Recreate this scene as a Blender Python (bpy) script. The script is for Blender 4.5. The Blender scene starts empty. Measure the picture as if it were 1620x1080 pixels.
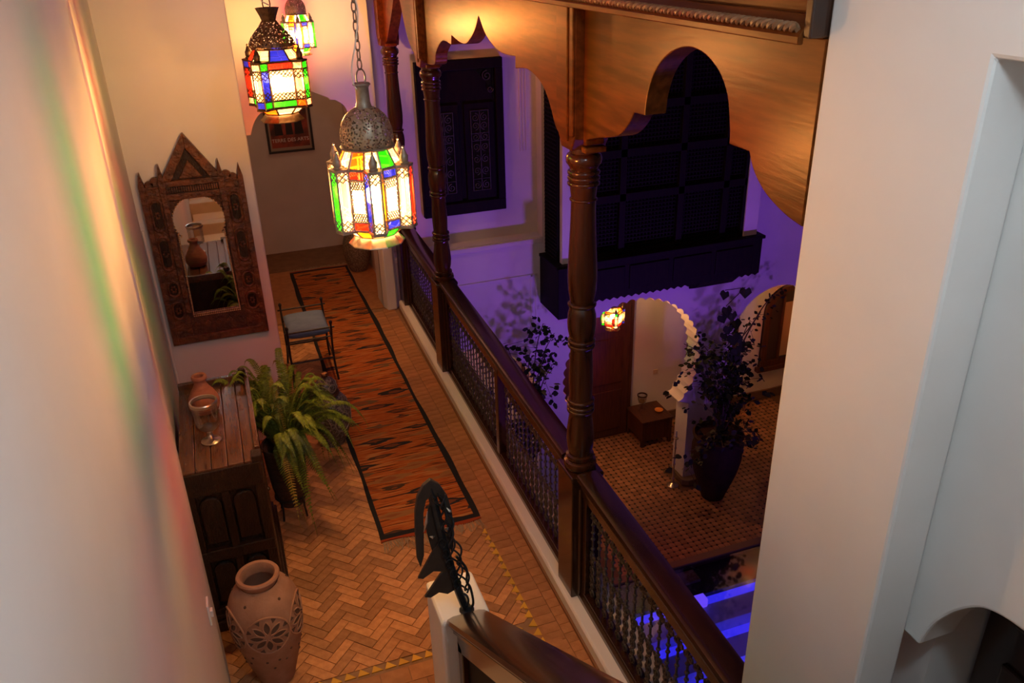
import bpy, math, random
from mathutils import Vector, Matrix
random.seed(7)
PI = math.pi
S = bpy.context.scene
COL = S.collection

# ------------------------------------------------------------------ camera
F_PX, YAW, PITCH, ROLL, H = 1307.0, math.radians(19.27), math.radians(26.0), math.radians(1.58), 3.7
cam = bpy.data.cameras.new('camera'); cam_o = bpy.data.objects.new('camera', cam); COL.objects.link(cam_o)
cam.sensor_fit = 'HORIZONTAL'; cam.sensor_width = 36.0; cam.lens = 36.0 * F_PX / 1620.0
cam.clip_start = 0.05; cam.clip_end = 200
_f = Vector((math.sin(YAW) * math.cos(PITCH), math.cos(YAW) * math.cos(PITCH), -math.sin(PITCH)))
_r = Vector((math.cos(YAW), -math.sin(YAW), 0)); _d = -_r.cross(_f)
_r2 = _r * math.cos(ROLL) + _d * math.sin(ROLL); _d2 = -_r * math.sin(ROLL) + _d * math.cos(ROLL)
_m = Matrix.Identity(4)
for i in range(3):
    _m[i][0] = _r2[i]; _m[i][1] = -_d2[i]; _m[i][2] = -_f[i]
_m[2][3] = H
cam_o.matrix_world = _m
S.camera = cam_o

# ------------------------------------------------------------------ world, exposure, large lights
S.view_settings.view_transform = 'Standard'
S.view_settings.look = 'None'
S.view_settings.exposure = 0.0
S.view_settings.gamma = 1.0
S.view_settings.use_curve_mapping = False
W = bpy.data.worlds.new('night_sky'); S.world = W; W.use_nodes = True
W.node_tree.nodes['Background'].inputs[0].default_value = (0.03, 0.025, 0.05, 1)
W.node_tree.nodes['Background'].inputs[1].default_value = 0.25

FLASH_FILL_W = 58.0
LANTERN_W = 94.0
GROUND_LAMP_W = 70.0
PURPLE_W = 1150.0
BLUE_W = 14.0

def spot(name, loc, target, power, col, angle, blend=0.6, r=0.25):
    l = bpy.data.lights.new(name, 'SPOT'); l.energy = power; l.color = col
    l.spot_size = math.radians(angle); l.spot_blend = blend; l.shadow_soft_size = r
    o = bpy.data.objects.new(name, l); COL.objects.link(o); o.location = loc
    o.rotation_euler = (Vector(target) - Vector(loc)).to_track_quat('-Z', 'Y').to_euler()
    return o
G_POOL = -3.75
# violet floodlights sunk in the pool, washing the far courtyard wall
spot('violet_floodlight', (4.2, 3.1, G_POOL), (3.0, 8.6, 3.0), PURPLE_W * 1.1, (0.50, 0.12, 1.0), 84, 1.0)
spot('violet_floodlight', (6.6, 3.1, G_POOL), (6.4, 8.6, 1.6), PURPLE_W * 0.6, (0.50, 0.12, 1.0), 80, 1.0)

# ------------------------------------------------------------------ materials
MATS = {}
def _n(nt, t, **kw):
    n = nt.nodes.new(t)
    for k, v in kw.items(): setattr(n, k, v)
    return n
def mat(name, col, rough=0.6, metal=0.0, col2=None, scale=8.0, stretch=(1, 1, 1), bump=0.0, bscale=40.0, coat=0.0,
        vary=0.0, spec=0.5, detail=4.0, lo=0.35, hi=0.65, trans=0.0):
    m = bpy.data.materials.new(name); m.use_nodes = True; nt = m.node_tree
    b = nt.nodes['Principled BSDF']
    b.inputs['Base Color'].default_value = (*col, 1); b.inputs['Roughness'].default_value = rough
    b.inputs['Metallic'].default_value = metal; b.inputs['Coat Weight'].default_value = coat
    b.inputs['Coat Roughness'].default_value = 0.12; b.inputs['Specular IOR Level'].default_value = spec
    b.inputs['Transmission Weight'].default_value = trans
    tc = _n(nt, 'ShaderNodeTexCoord'); mp = _n(nt, 'ShaderNodeMapping'); mp.inputs['Scale'].default_value = stretch
    nt.links.new(tc.outputs['Object'], mp.inputs['Vector'])
    out = None
    if col2 is not None:
        nz = _n(nt, 'ShaderNodeTexNoise'); nz.inputs['Scale'].default_value = scale; nz.inputs['Detail'].default_value = detail
        nt.links.new(mp.outputs[0], nz.inputs['Vector'])
        rp = _n(nt, 'ShaderNodeValToRGB')
        rp.color_ramp.elements[0].position = lo; rp.color_ramp.elements[0].color = (*col, 1)
        rp.color_ramp.elements[1].position = hi; rp.color_ramp.elements[1].color = (*col2, 1)
        nt.links.new(nz.outputs['Fac'], rp.inputs['Fac']); out = rp.outputs['Color']
    if vary > 0:
        oi = _n(nt, 'ShaderNodeObjectInfo'); ge = _n(nt, 'ShaderNodeNewGeometry')
        ad = _n(nt, 'ShaderNodeMath', operation='ADD'); fr = _n(nt, 'ShaderNodeMath', operation='FRACT')
        nt.links.new(oi.outputs['Random'], ad.inputs[0]); nt.links.new(ge.outputs['Random Per Island'], ad.inputs[1])
        nt.links.new(ad.outputs[0], fr.inputs[0])
        mr = _n(nt, 'ShaderNodeMapRange'); mr.inputs['To Min'].default_value = 1 - vary; mr.inputs['To Max'].default_value = 1 + vary
        nt.links.new(fr.outputs[0], mr.inputs['Value'])
        hs = _n(nt, 'ShaderNodeHueSaturation'); nt.links.new(mr.outputs[0], hs.inputs['Value'])
        if out is not None: nt.links.new(out, hs.inputs['Color'])
        else: hs.inputs['Color'].default_value = (*col, 1)
        out = hs.outputs['Color']
    if out is not None: nt.links.new(out, b.inputs['Base Color'])
    if bump > 0:
        n2 = _n(nt, 'ShaderNodeTexNoise'); n2.inputs['Scale'].default_value = bscale; n2.inputs['Detail'].default_value = 5
        nt.links.new(mp.outputs[0], n2.inputs['Vector'])
        bp = _n(nt, 'ShaderNodeBump'); bp.inputs['Strength'].default_value = bump; bp.inputs['Distance'].default_value = 0.02
        nt.links.new(n2.outputs['Fac'], bp.inputs['Height']); nt.links.new(bp.outputs[0], b.inputs['Normal'])
    MATS[name] = m
    return m
def emis(name, col, strength):
    m = bpy.data.materials.new(name); m.use_nodes = True; nt = m.node_tree; nt.nodes.clear()
    e = _n(nt, 'ShaderNodeEmission'); e.inputs[0].default_value = (*col, 1); e.inputs[1].default_value = strength
    o = _n(nt, 'ShaderNodeOutputMaterial'); nt.links.new(e.outputs[0], o.inputs[0])
    MATS[name] = m; return m
def pane_mat(name, col, clear=0.55):
    m = bpy.data.materials.new(name); m.use_nodes = True; nt = m.node_tree; nt.nodes.clear()
    t = _n(nt, 'ShaderNodeBsdfTransparent'); t.inputs[0].default_value = (*col, 1)
    l = _n(nt, 'ShaderNodeBsdfTranslucent'); l.inputs[0].default_value = (*[c * 0.55 for c in col], 1)
    g = _n(nt, 'ShaderNodeBsdfGlossy'); g.inputs[1].default_value = 0.15
    a = _n(nt, 'ShaderNodeMixShader'); a.inputs[0].default_value = clear
    nt.links.new(l.outputs[0], a.inputs[1]); nt.links.new(t.outputs[0], a.inputs[2])
    c = _n(nt, 'ShaderNodeMixShader'); c.inputs[0].default_value = 0.04
    nt.links.new(a.outputs[0], c.inputs[1]); nt.links.new(g.outputs[0], c.inputs[2])
    o = _n(nt, 'ShaderNodeOutputMaterial'); nt.links.new(c.outputs[0], o.inputs[0])
    MATS[name] = m; return m
def clear_mat(name, col, gloss=0.12):
    m = bpy.data.materials.new(name); m.use_nodes = True; nt = m.node_tree; nt.nodes.clear()
    t = _n(nt, 'ShaderNodeBsdfTransparent'); t.inputs[0].default_value = (*col, 1)
    g = _n(nt, 'ShaderNodeBsdfGlossy'); g.inputs[1].default_value = 0.05
    lw = _n(nt, 'ShaderNodeLayerWeight'); lw.inputs[0].default_value = 0.35
    mm = _n(nt, 'ShaderNodeMath', operation='MULTIPLY_ADD'); mm.inputs[1].default_value = 0.35; mm.inputs[2].default_value = gloss
    nt.links.new(lw.outputs['Fresnel'], mm.inputs[0])
    c = _n(nt, 'ShaderNodeMixShader'); nt.links.new(mm.outputs[0], c.inputs[0])
    nt.links.new(t.outputs[0], c.inputs[1]); nt.links.new(g.outputs[0], c.inputs[2])
    o = _n(nt, 'ShaderNodeOutputMaterial'); nt.links.new(c.outputs[0], o.inputs[0])
    MATS[name] = m; return m

mat('plaster', (0.66, 0.63, 0.60), 0.75, col2=(0.72, 0.69, 0.66), scale=1.5, bump=0.12, bscale=7, spec=0.2)
mat('plaster_far', (0.62, 0.58, 0.58), 0.85, col2=(0.68, 0.63, 0.63), scale=2, bump=0.1, bscale=9, spec=0.15)
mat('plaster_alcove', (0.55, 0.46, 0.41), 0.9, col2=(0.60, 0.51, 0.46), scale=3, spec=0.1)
mat('wood', (0.130, 0.034, 0.007), 0.32, col2=(0.060, 0.015, 0.0032), scale=5, stretch=(6, 0.6, 6), coat=0.0, spec=0.16, bump=0.04, bscale=12)
MATS['wood'].node_tree.nodes['Principled BSDF'].inputs['Specular Tint'].default_value = (1.0, 0.55, 0.22, 1)      # amber varnish
mat('wood_dark', (0.020, 0.0065, 0.003), 0.26, col2=(0.036, 0.011, 0.0045), scale=6, stretch=(5, 0.7, 5), coat=0.5)
mat('wood_column', (0.056, 0.016, 0.005), 0.20, col2=(0.032, 0.0095, 0.004), scale=5, stretch=(6, 6, 0.5), coat=0.3, spec=0.35)
mat('wood_carved', (0.050, 0.015, 0.005), 0.45, col2=(0.165, 0.050, 0.014), scale=18, bump=0.9, bscale=45, coat=0.15)
mat('wood_carved_deep', (0.040, 0.013, 0.005), 0.6, col2=(0.10, 0.032, 0.010), scale=20, bump=0.7, bscale=70)
mat('wood_cabinet', (0.013, 0.0055, 0.003), 0.32, spec=0.35, col2=(0.030, 0.011, 0.005), scale=10, stretch=(3, 3, 1), bump=0.5, bscale=45, coat=0.3)
mat('wood_cabinet_top', (0.085, 0.032, 0.013), 0.20, col2=(0.13, 0.052, 0.022), scale=7, stretch=(8, 0.8, 4), bump=0.15, bscale=20, coat=0.5)
mat('wood_black', (0.006, 0.004, 0.004), 0.6, col2=(0.010, 0.006, 0.005), scale=6, stretch=(6, 1, 1), spec=0.1)
mat('wood_door', (0.10, 0.032, 0.012), 0.45, col2=(0.06, 0.02, 0.009), scale=6, stretch=(6, 1, .6))
mat('rope_wood', (0.16, 0.075, 0.035), 0.4, col2=(0.22, 0.12, 0.06), scale=30, spec=0.6)
mat('gilt', (0.55, 0.33, 0.14), 0.4, col2=(0.4, 0.22, 0.09), scale=40, metal=0.3)
mat('iron', (0.030, 0.026, 0.023), 0.5, metal=0.6, col2=(0.055, 0.05, 0.045), scale=30)
mat('iron_rail', (0.050, 0.044, 0.038), 0.5, metal=0.5, col2=(0.09, 0.08, 0.07), scale=30)
mat('iron_blue', (0.014, 0.017, 0.021), 0.4, metal=0.5, col2=(0.03, 0.034, 0.04), scale=25)
mat('leather_dark', (0.020, 0.014, 0.011), 0.55, col2=(0.035, 0.022, 0.016), scale=30)
mat('brass_dark', (0.11, 0.065, 0.035), 0.45, metal=0.8, col2=(0.06, 0.035, 0.02), scale=50)
mat('tin', (0.36, 0.30, 0.24), 0.45, metal=0.6, col2=(0.26, 0.20, 0.15), scale=40)
mat('silver', (0.55, 0.48, 0.38), 0.3, metal=0.9)
mat('terracotta', (0.34, 0.175, 0.10), 0.85, col2=(0.41, 0.22, 0.135), scale=12, bump=0.15, bscale=40, spec=0.2)
mat('terracotta_deep', (0.10, 0.055, 0.035), 0.9)
mat('clay_jug', (0.36, 0.15, 0.085), 0.85, col2=(0.30, 0.12, 0.065), scale=9, stretch=(1, 1, 8), bump=0.2, bscale=20, spec=0.2)
mat('brick', (0.39, 0.170, 0.064), 0.5, col2=(0.52, 0.25, 0.102), scale=22, vary=0.30, bump=0.12, bscale=60, spec=0.35)
mat('brick_border', (0.42, 0.19, 0.074), 0.5, col2=(0.33, 0.14, 0.053), scale=14, vary=0.14, bump=0.1, bscale=60, spec=0.35)
mat('grout', (0.24, 0.13, 0.065), 0.9, col2=(0.30, 0.17, 0.09), scale=15)
mat('yellow_glaze', (0.66, 0.36, 0.03), 0.35, vary=0.15)
mat('kerb_skirt', (0.20, 0.09, 0.035), 0.7)
mat('floor_brown', (0.20, 0.095, 0.045), 0.6, col2=(0.15, 0.07, 0.03), scale=9)
mat('stone_step', (0.52, 0.38, 0.24), 0.6, col2=(0.60, 0.45, 0.30), scale=6, spec=0.3)
mat('court_tile', (0.36, 0.17, 0.085), 0.5, col2=(0.28, 0.125, 0.06), scale=9, vary=0.22, spec=0.35)
mat('court_dot', (0.012, 0.012, 0.012), 0.35)
mat('court_grout', (0.16, 0.08, 0.045), 0.9)
mat('court_stone', (0.17, 0.10, 0.065), 0.6)
mat('pool_dark', (0.020, 0.028, 0.018), 0.25, col2=(0.03, 0.04, 0.02), scale=8)
mat('pool_plaster', (0.45, 0.47, 0.62), 0.7)
emis('lit_tread_glow', (0.055, 0.035, 1.0), 1.25)
emis('skimmer_glow', (0.20, 0.08, 1.0), 1.5)
clear_mat('water', (0.80, 0.85, 0.95), 0.02)
clear_mat('glass_clear', (0.95, 0.94, 0.92), 0.015)
clear_mat('window_glass', (0.25, 0.24, 0.24), 0.10)
m = mat('mirror_glass', (0.78, 0.80, 0.80), 0.02, metal=1.0)
mat('cloth_blue', (0.145, 0.215, 0.37), 0.85, col2=(0.115, 0.175, 0.31), scale=9, bump=0.2, bscale=15)
mat('pot_weave', (0.055, 0.03, 0.018), 0.7, col2=(0.10, 0.05, 0.03), scale=60, stretch=(.4, .4, 3), bump=0.5, bscale=60)
mat('soil', (0.02, 0.013, 0.008), 0.95)
mat('fern', (0.16, 0.21, 0.012), 0.55, col2=(0.085, 0.13, 0.010), scale=5, vary=0.35)
mat('fern_yellow', (0.34, 0.24, 0.03), 0.6, vary=0.2)
mat('leaf', (0.018, 0.026, 0.012), 0.7, spec=0.1, col2=(0.028, 0.036, 0.016), scale=8, vary=0.35)
mat('leaf_olive', (0.018, 0.018, 0.012), 0.55, vary=0.3)
mat('stem', (0.055, 0.035, 0.022), 0.8)
mat('pot_dark', (0.030, 0.014, 0.010), 0.7, col2=(0.045, 0.02, 0.014), scale=9, spec=0.12)
mat('jar_body', (0.20, 0.19, 0.185), 0.35, col2=(0.055, 0.05, 0.05), scale=55, detail=2, lo=0.44, hi=0.54, bump=0.25, bscale=60, coat=0.3)
mat('jar_brass', (0.20, 0.10, 0.045), 0.4, metal=0.7)
mat('jar_pattern', (0.34, 0.31, 0.27), 0.4, metal=0.4)
mat('urn_stone', (0.10, 0.075, 0.05), 0.5, col2=(0.23, 0.18, 0.12), scale=60, detail=2, lo=0.46, hi=0.56, bump=0.3, bscale=60)
mat('white_plastic', (0.78, 0.77, 0.74), 0.4)
mat('outlet', (0.62, 0.50, 0.35), 0.5)
mat('frame_black', (0.012, 0.010, 0.010), 0.4)
mat('poster_mount', (0.30, 0.21, 0.15), 0.8)
mat('poster_text', (0.62, 0.50, 0.42), 0.8)
mat('poster_black', (0.022, 0.012, 0.010), 0.8)
mat('white_cord', (0.7, 0.66, 0.58), 0.6)
mat('curtain', (0.45, 0.30, 0.18), 0.9)
mat('blue_pot', (0.02, 0.035, 0.10), 0.4)
mat('candle_orange', (0.75, 0.28, 0.04), 0.5)
mat('tinted_dark', (0.05, 0.035, 0.03), 0.35)
mat('fringe', (0.36, 0.27, 0.18), 0.95)
pane_mat('pane_white', (1.0, 0.90, 0.74), 0.80)
pane_mat('pane_clear', (1.0, 0.92, 0.78), 0.90)
pane_mat('pane_green', (0.012, 0.62, 0.010), 0.85)
pane_mat('pane_red', (0.90, 0.018, 0.008), 0.85)
pane_mat('pane_blue', (0.012, 0.020, 0.85), 0.85)
pane_mat('pane_amber', (0.95, 0.36, 0.008), 0.85)
pane_mat('pane_orange', (0.95, 0.16, 0.010), 0.85)

def poster_print():
    m = mat('poster_print', (0.27, 0.035, 0.014), 0.6, col2=(0.05, 0.012, 0.008), scale=5, lo=0.45, hi=0.6)
    return m
poster_print()

def rug_material():
    m = bpy.data.materials.new('rug_weave'); m.use_nodes = True; nt = m.node_tree; b = nt.nodes['Principled BSDF']
    b.inputs['Roughness'].default_value = 0.95; b.inputs['Specular IOR Level'].default_value = 0.1
    L = nt.links.new
    tc = _n(nt, 'ShaderNodeTexCoord'); sp = _n(nt, 'ShaderNodeSeparateXYZ'); L(tc.outputs['Object'], sp.inputs[0])
    def M(op, a, b_=None, c=None):
        n = _n(nt, 'ShaderNodeMath', operation=op)
        for i, v in enumerate((a, b_, c)):
            if v is None: continue
            if isinstance(v, (int, float)): n.inputs[i].default_value = v
            else: L(v, n.inputs[i])
        return n.outputs[0]
    X, Y = sp.outputs[0], sp.outputs[1]
    nz = _n(nt, 'ShaderNodeTexNoise'); nz.inputs['Scale'].default_value = 3.0; nz.inputs['Detail'].default_value = 2
    mp = _n(nt, 'ShaderNodeMapping'); mp.inputs['Scale'].default_value = (0.8, 6, 1); L(tc.outputs['Object'], mp.inputs[0]); L(mp.outputs[0], nz.inputs['Vector'])
    # long horizontal lozenges: rows shifted by half, made of |fract| waves, with wandering edges
    wob = M('MULTIPLY', M('SUBTRACT', nz.outputs['Fac'], 0.5), 0.10)
    yr = M('MULTIPLY', M('ADD', Y, wob), 9.0)
    row = M('FLOOR', yr); fy = M('ABSOLUTE', M('SUBTRACT', M('FRACT', yr), 0.5))
    sh = M('FRACT', M('MULTIPLY', M('SINE', M('MULTIPLY', row, 12.9898)), 43758.5))
    xr = M('ADD', M('MULTIPLY', X, 2.3), sh)
    fx = M('ABSOLUTE', M('SUBTRACT', M('FRACT', xr), 0.5))
    dia = M('ADD', M('MULTIPLY', fy, 1.15), fx)         # 0 at lozenge centre
    cell = M('ADD', M('FLOOR', xr), M('MULTIPLY', row, 7.13))
    rnd = M('FRACT', M('MULTIPLY', M('SINE', M('MULTIPLY', cell, 78.233)), 43758.5))
    size = M('MULTIPLY_ADD', rnd, 0.32, 0.16)
    inside = M('LESS_THAN', dia, size)
    core = M('LESS_THAN', dia, M('MULTIPLY', size, 0.45))
    n3 = _n(nt, 'ShaderNodeTexNoise'); n3.inputs['Scale'].default_value = 2.2; n3.inputs['Detail'].default_value = 3
    mp3 = _n(nt, 'ShaderNodeMapping'); mp3.inputs['Scale'].default_value = (1.3, 26, 1); L(tc.outputs['Object'], mp3.inputs[0]); L(mp3.outputs[0], n3.inputs['Vector'])
    rp = _n(nt, 'ShaderNodeValToRGB'); cr = rp.color_ramp; cr.interpolation = 'LINEAR'
    cr.elements[0].position = 0.37; cr.elements[0].color = (0.055, 0.024, 0.016, 1)
    cr.elements[1].position = 0.70; cr.elements[1].color = (0.42, 0.24, 0.09, 1)
    for p, c in ((0.42, (0.30, 0.07, 0.02, 1)), (0.47, (0.46, 0.145, 0.03, 1)), (0.53, (0.33, 0.07, 0.02, 1)), (0.60, (0.46, 0.17, 0.045, 1))):
        e = cr.elements.new(p); e.color = c
    L(n3.outputs['Fac'], rp.inputs['Fac'])
    def mix(f, a, b_):
        n = _n(nt, 'ShaderNodeMix', data_type='RGBA')
        if isinstance(f, (int, float)): n.inputs[0].default_value = f
        else: L(f, n.inputs[0])
        for i, v in ((6, a), (7, b_)):
            if isinstance(v, tuple): n.inputs[i].default_value = v
            else: L(v, n.inputs[i])
        return n.outputs[2]
    rpc = _n(nt, 'ShaderNodeValToRGB'); cc = rpc.color_ramp; cc.interpolation = 'CONSTANT'
    cc.elements[0].position = 0; cc.elements[0].color = (0.075, 0.042, 0.026, 1)
    cc.elements[1].position = 0.55; cc.elements[1].color = (0.15, 0.10, 0.05, 1)
    for p, c in ((0.68, (0.030, 0.028, 0.030, 1)), (0.88, (0.30, 0.14, 0.05, 1))):
        e = cc.elements.new(p); e.color = c
    L(rnd, rpc.inputs['Fac'])
    c1 = mix(inside, rp.outputs[0], rpc.outputs[0])
    c2 = mix(M('MULTIPLY', core, 0.7), c1, (0.24, 0.07, 0.025, 1))
    # dark border, red end stripe
    e1 = M('GREATER_THAN', M('ABSOLUTE', X), 0.322)
    e2 = M('GREATER_THAN', M('ABSOLUTE', Y), 2.70)
    edge = M('MAXIMUM', e1, e2)
    c3 = mix(edge, c2, (0.022, 0.022, 0.026, 1))
    c4 = mix(M('GREATER_THAN', M('ABSOLUTE', Y), 2.745), c3, (0.30, 0.055, 0.02, 1))
    L(c4, b.inputs['Base Color'])
    wv = _n(nt, 'ShaderNodeTexWave'); wv.inputs['Scale'].default_value = 90; wv.bands_direction = 'Y'; L(tc.outputs['Object'], wv.inputs['Vector'])
    bp = _n(nt, 'ShaderNodeBump'); bp.inputs['Strength'].default_value = 0.3; bp.inputs['Distance'].default_value = 0.003
    L(wv.outputs['Fac'], bp.inputs['Height']); L(bp.outputs[0], b.inputs['Normal'])
    MATS['rug_weave'] = m
rug_material()

# ------------------------------------------------------------------ mesh builder
class MB:
    def __init__(s): s.v = []; s.f = []
    def add(s, vs, fs):
        n = len(s.v); s.v += [tuple(p) for p in vs]; s.f += [tuple(i + n for i in f) for f in fs]; return s
    def box(s, x0, x1, y0, y1, z0, z1):
        vs = [(x, y, z) for z in (z0, z1) for y in (y0, y1) for x in (x0, x1)]
        return s.add(vs, [(0, 2, 3, 1), (4, 5, 7, 6), (0, 1, 5, 4), (2, 6, 7, 3), (0, 4, 6, 2), (1, 3, 7, 5)])
    def prism(s, poly, axis, a, b):
        ar = sum(poly[i][0] * poly[(i + 1) % len(poly)][1] - poly[(i + 1) % len(poly)][0] * poly[i][1] for i in range(len(poly)))
        if ar < 0: poly = poly[::-1]
        n = len(poly)
        if axis == 'x': P = lambda u, v, t: (t, u, v)
        elif axis == 'y': P = lambda u, v, t: (u, t, v)
        else: P = lambda u, v, t: (u, v, t)
        vs = [P(u, v, a) for u, v in poly] + [P(u, v, b) for u, v in poly]
        fs = [tuple(range(n))[::-1], tuple(range(n, 2 * n))]
        for i in range(n):
            j = (i + 1) % n; fs.append((i, j, n + j, n + i))
        if axis == 'y': fs = [f[::-1] for f in fs]
        return s.add(vs, fs)
    def tube(s, pts, r, n=8, closed=False, caps=True):
        pts = [Vector(p) for p in pts]; m = len(pts)
        rs = r if isinstance(r, (list, tuple)) else [r] * m
        vs = []; up = None
        for i, p in enumerate(pts):
            if closed: d = pts[(i + 1) % m] - pts[i - 1]
            else: d = pts[min(i + 1, m - 1)] - pts[max(i - 1, 0)]
            if d.length < 1e-9: d = Vector((0, 0, 1))
            d.normalize()
            if up is None:
                up = Vector((0, 0, 1)) if abs(d.z) < 0.9 else Vector((1, 0, 0))
            a = d.cross(up)
            if a.length < 1e-6: a = d.cross(Vector((0.3, 1, 0.2)))
            a.normalize(); b = a.cross(d); b.normalize(); up = b
            for k in range(n):
                t = 2 * PI * k / n
                vs.append(p + (a * math.cos(t) + b * math.sin(t)) * rs[i])
        fs = []
        for i in range(m if closed else m - 1):
            j = (i + 1) % m
            for k in range(n):
                l = (k + 1) % n; fs.append((i * n + k, j * n + k, j * n + l, i * n + l))
        if caps and not closed:
            fs.append(tuple(range(n))); fs.append(tuple((m - 1) * n + k for k in range(n))[::-1])
        return s.add(vs, fs)
    def lathe(s, prof, n=24, c=(0, 0, 0), ph=0.0, caps=True):
        vs = []; fs = []; m = len(prof)
        for r, z in prof:
            for k in range(n):
                t = ph + 2 * PI * k / n; vs.append((c[0] + r * math.cos(t), c[1] + r * math.sin(t), c[2] + z))
        for i in range(m - 1):
            for k in range(n):
                l = (k + 1) % n; fs.append((i * n + k, i * n + l, (i + 1) * n + l, (i + 1) * n + k))
        if caps:
            fs.append(tuple(range(n))[::-1]); fs.append(tuple((m - 1) * n + k for k in range(n)))
        return s.add(vs, fs)
    def sphere(s, c, r, n=10, m=6, sz=1.0):
        return s.lathe([(r * math.sin(PI * (i + .02) / (m + .04)), -r * sz * math.cos(PI * (i + .02) / (m + .04))) for i in range(m + 1)], n, c)
    def quad(s, a, b, c, d): return s.add([a, b, c, d], [(0, 1, 2, 3)])
    def xf(s, fn): s.v = [tuple(fn(*p)) for p in s.v]; return s
    def arc(s): return s.xf(lambda x, y, z: (x + 1.578 + 0.02 * y, y, z))      # the arcade line runs slightly askew
    def mesh(s, name):
        me = bpy.data.meshes.new(name); me.from_pydata(s.v, [], s.f); me.update(); return me
    def build(s, name, m, parent=None, smooth=False, bevel=0.0, seg=2, loc=None, angle=40):
        me = s.mesh(name)
        return place(name, me, m, parent, smooth, bevel, seg, loc, angle)
def place(name, me, m, parent=None, smooth=False, bevel=0.0, seg=2, loc=None, angle=40):
    o = bpy.data.objects.new(name, me); COL.objects.link(o)
    if m and not me.materials: me.materials.append(MATS[m])
    if parent is not None: o.parent = parent
    if loc is not None: o.location = loc
    if smooth:
        me.polygons.foreach_set('use_smooth', [True] * len(me.polygons))
        me.set_sharp_from_angle(angle=math.radians(angle))
    if bevel > 0:
        b = o.modifiers.new('bevel', 'BEVEL'); b.width = bevel; b.segments = seg; b.limit_method = 'ANGLE'; b.angle_limit = math.radians(40)
    return o
def tag(o, label, cat=None, group=None, kind=None):
    o['label'] = label
    if cat: o['category'] = cat
    if group: o['group'] = group
    if kind: o['kind'] = kind
    return o
def thing(name, loc, label, cat, group=None, rz=0.0):
    o = bpy.data.objects.new(name, None); COL.objects.link(o); o.location = loc; o.rotation_euler[2] = rz
    o.empty_display_size = 0.1
    return tag(o, label, cat, group)
def struct(o, label): return tag(o, label, None, None, 'structure')
def smooth_pts(seg, k=6):
    out = []
    n = len(seg)
    if n < 3: return list(seg)
    for i in range(n - 1):
        p0 = seg[max(i - 1, 0)]; p1 = seg[i]; p2 = seg[i + 1]; p3 = seg[min(i + 2, n - 1)]
        for j in range(k):
            t = j / k; t2 = t * t; t3 = t2 * t
            out.append(tuple(0.5 * (2 * b + (c - a) * t + (2 * a - 5 * b + 4 * c - d) * t2 + (-a + 3 * b - 3 * c + d) * t3)
                             for a, b, c, d in zip(p0, p1, p2, p3)))
    out.append(seg[-1]); return out
def arcpts(cx, cz, r, a0, a1, n, sx=1.0):
    return [(cx + sx * r * math.cos(math.radians(a0 + (a1 - a0) * i / n)), cz + r * math.sin(math.radians(a0 + (a1 - a0) * i / n))) for i in range(n + 1)]
def spiral(c, r0, r1, a0, turns, n, plane='yz', x=0.0):
    out = []
    for i in range(n + 1):
        t = i / n; r = r0 + (r1 - r0) * t; a = a0 + turns * 2 * PI * t
        u, v = c[0] + r * math.cos(a), c[1] + r * math.sin(a)
        out.append((x, u, v) if plane == 'yz' else (u, x, v))
    return out

# ================================================================== STRUCTURE
G = -3.5                 # courtyard floor
ZC = 4.6                 # gallery ceiling
# --- left wall (slightly askew), mirror wall block, alcove
o = MB().prism([(-0.9, -2.2), (-0.42, -2.2), (-0.42, 3.55), (-0.45, 3.9), (-0.525, 4.6), (-0.605, 6.22), (-0.9, 6.22)], 'z', 0, ZC).build('wall_left', 'plaster', bevel=0.004)
struct(o, 'long white plaster wall beside the stairs, catching coloured lantern light')
o = MB().box(-0.9, 0.217, 6.2, 8.549, 0, ZC).build('wall_mirror', 'plaster', bevel=0.012)
struct(o, 'white plaster wall on which the carved mirror hangs')
# end wall of the gallery with a lobed arch
jl, jr = 0.30, 1.47
lob = [(jl, 0.0), (jl, 2.03), (0.342, 2.03)] + smooth_pts([(0.342, 2.03), (0.389, 2.142), (0.462, 2.226), (0.58, 2.27)])[1:] + [(0.62, 2.272), (0.625, 2.30)] \
    + smooth_pts([(0.625, 2.30), (0.72, 2.37), (0.885, 2.43), (1.017, 2.375), (1.134, 2.321)])[1:] + [(1.144, 2.302), (1.194, 2.298)] \
    + smooth_pts([(1.194, 2.298), (1.28, 2.229), (1.335, 2.087), (1.40, 2.03)])[1:] + [(jr, 2.03), (jr, 0.0)]
poly = [(-0.9, 0)] + lob + [(1.60, 0), (1.60, ZC), (-0.9, ZC)]
o = MB().prism(poly, 'y', 8.55, 8.85).build('wall_end', 'plaster', bevel=0.006)
struct(o, 'white end wall of the gallery with a lobed arch opening')
o = MB().prism([(1.47, 8.546), (1.47, 8.60), (1.60, 8.60), (1.635, 8.50), (1.60, 8.44), (1.50, 8.44)], 'z', 0, 0.85).build('trim_1', 'plaster', bevel=0.01)
struct(o, 'low white plaster pier foot where the railing meets the wall')
o = MB().box(-0.9, 1.9, 10.9, 11.1, 0, ZC).build('wall_alcove', 'plaster_alcove'); struct(o, 'dim grey back wall of the alcove beneath the poster')
o = MB().box(1.60, 1.86, 8.86, 10.9, 0, ZC).build('wall_alcove_side', 'plaster_alcove'); struct(o, 'side wall of the alcove beside the stone urn')
o = MB().box(-0.4, 0.1, 8.86, 10.9, 0, ZC).build('wall_alcove_far_side', 'plaster_alcove'); struct(o, 'hidden side wall of the alcove')
o = MB().box(-0.9, 2.2, -2.3, 11.1, ZC, ZC + 0.2).build('ceiling', 'plaster'); struct(o, 'plain white plaster ceiling over the gallery and stairs')
o = MB().box(-0.9, 2.1, -2.4, -2.2, -0.3, ZC).build('wall_back', 'plaster'); struct(o, 'white wall behind the upper stairs')

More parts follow.
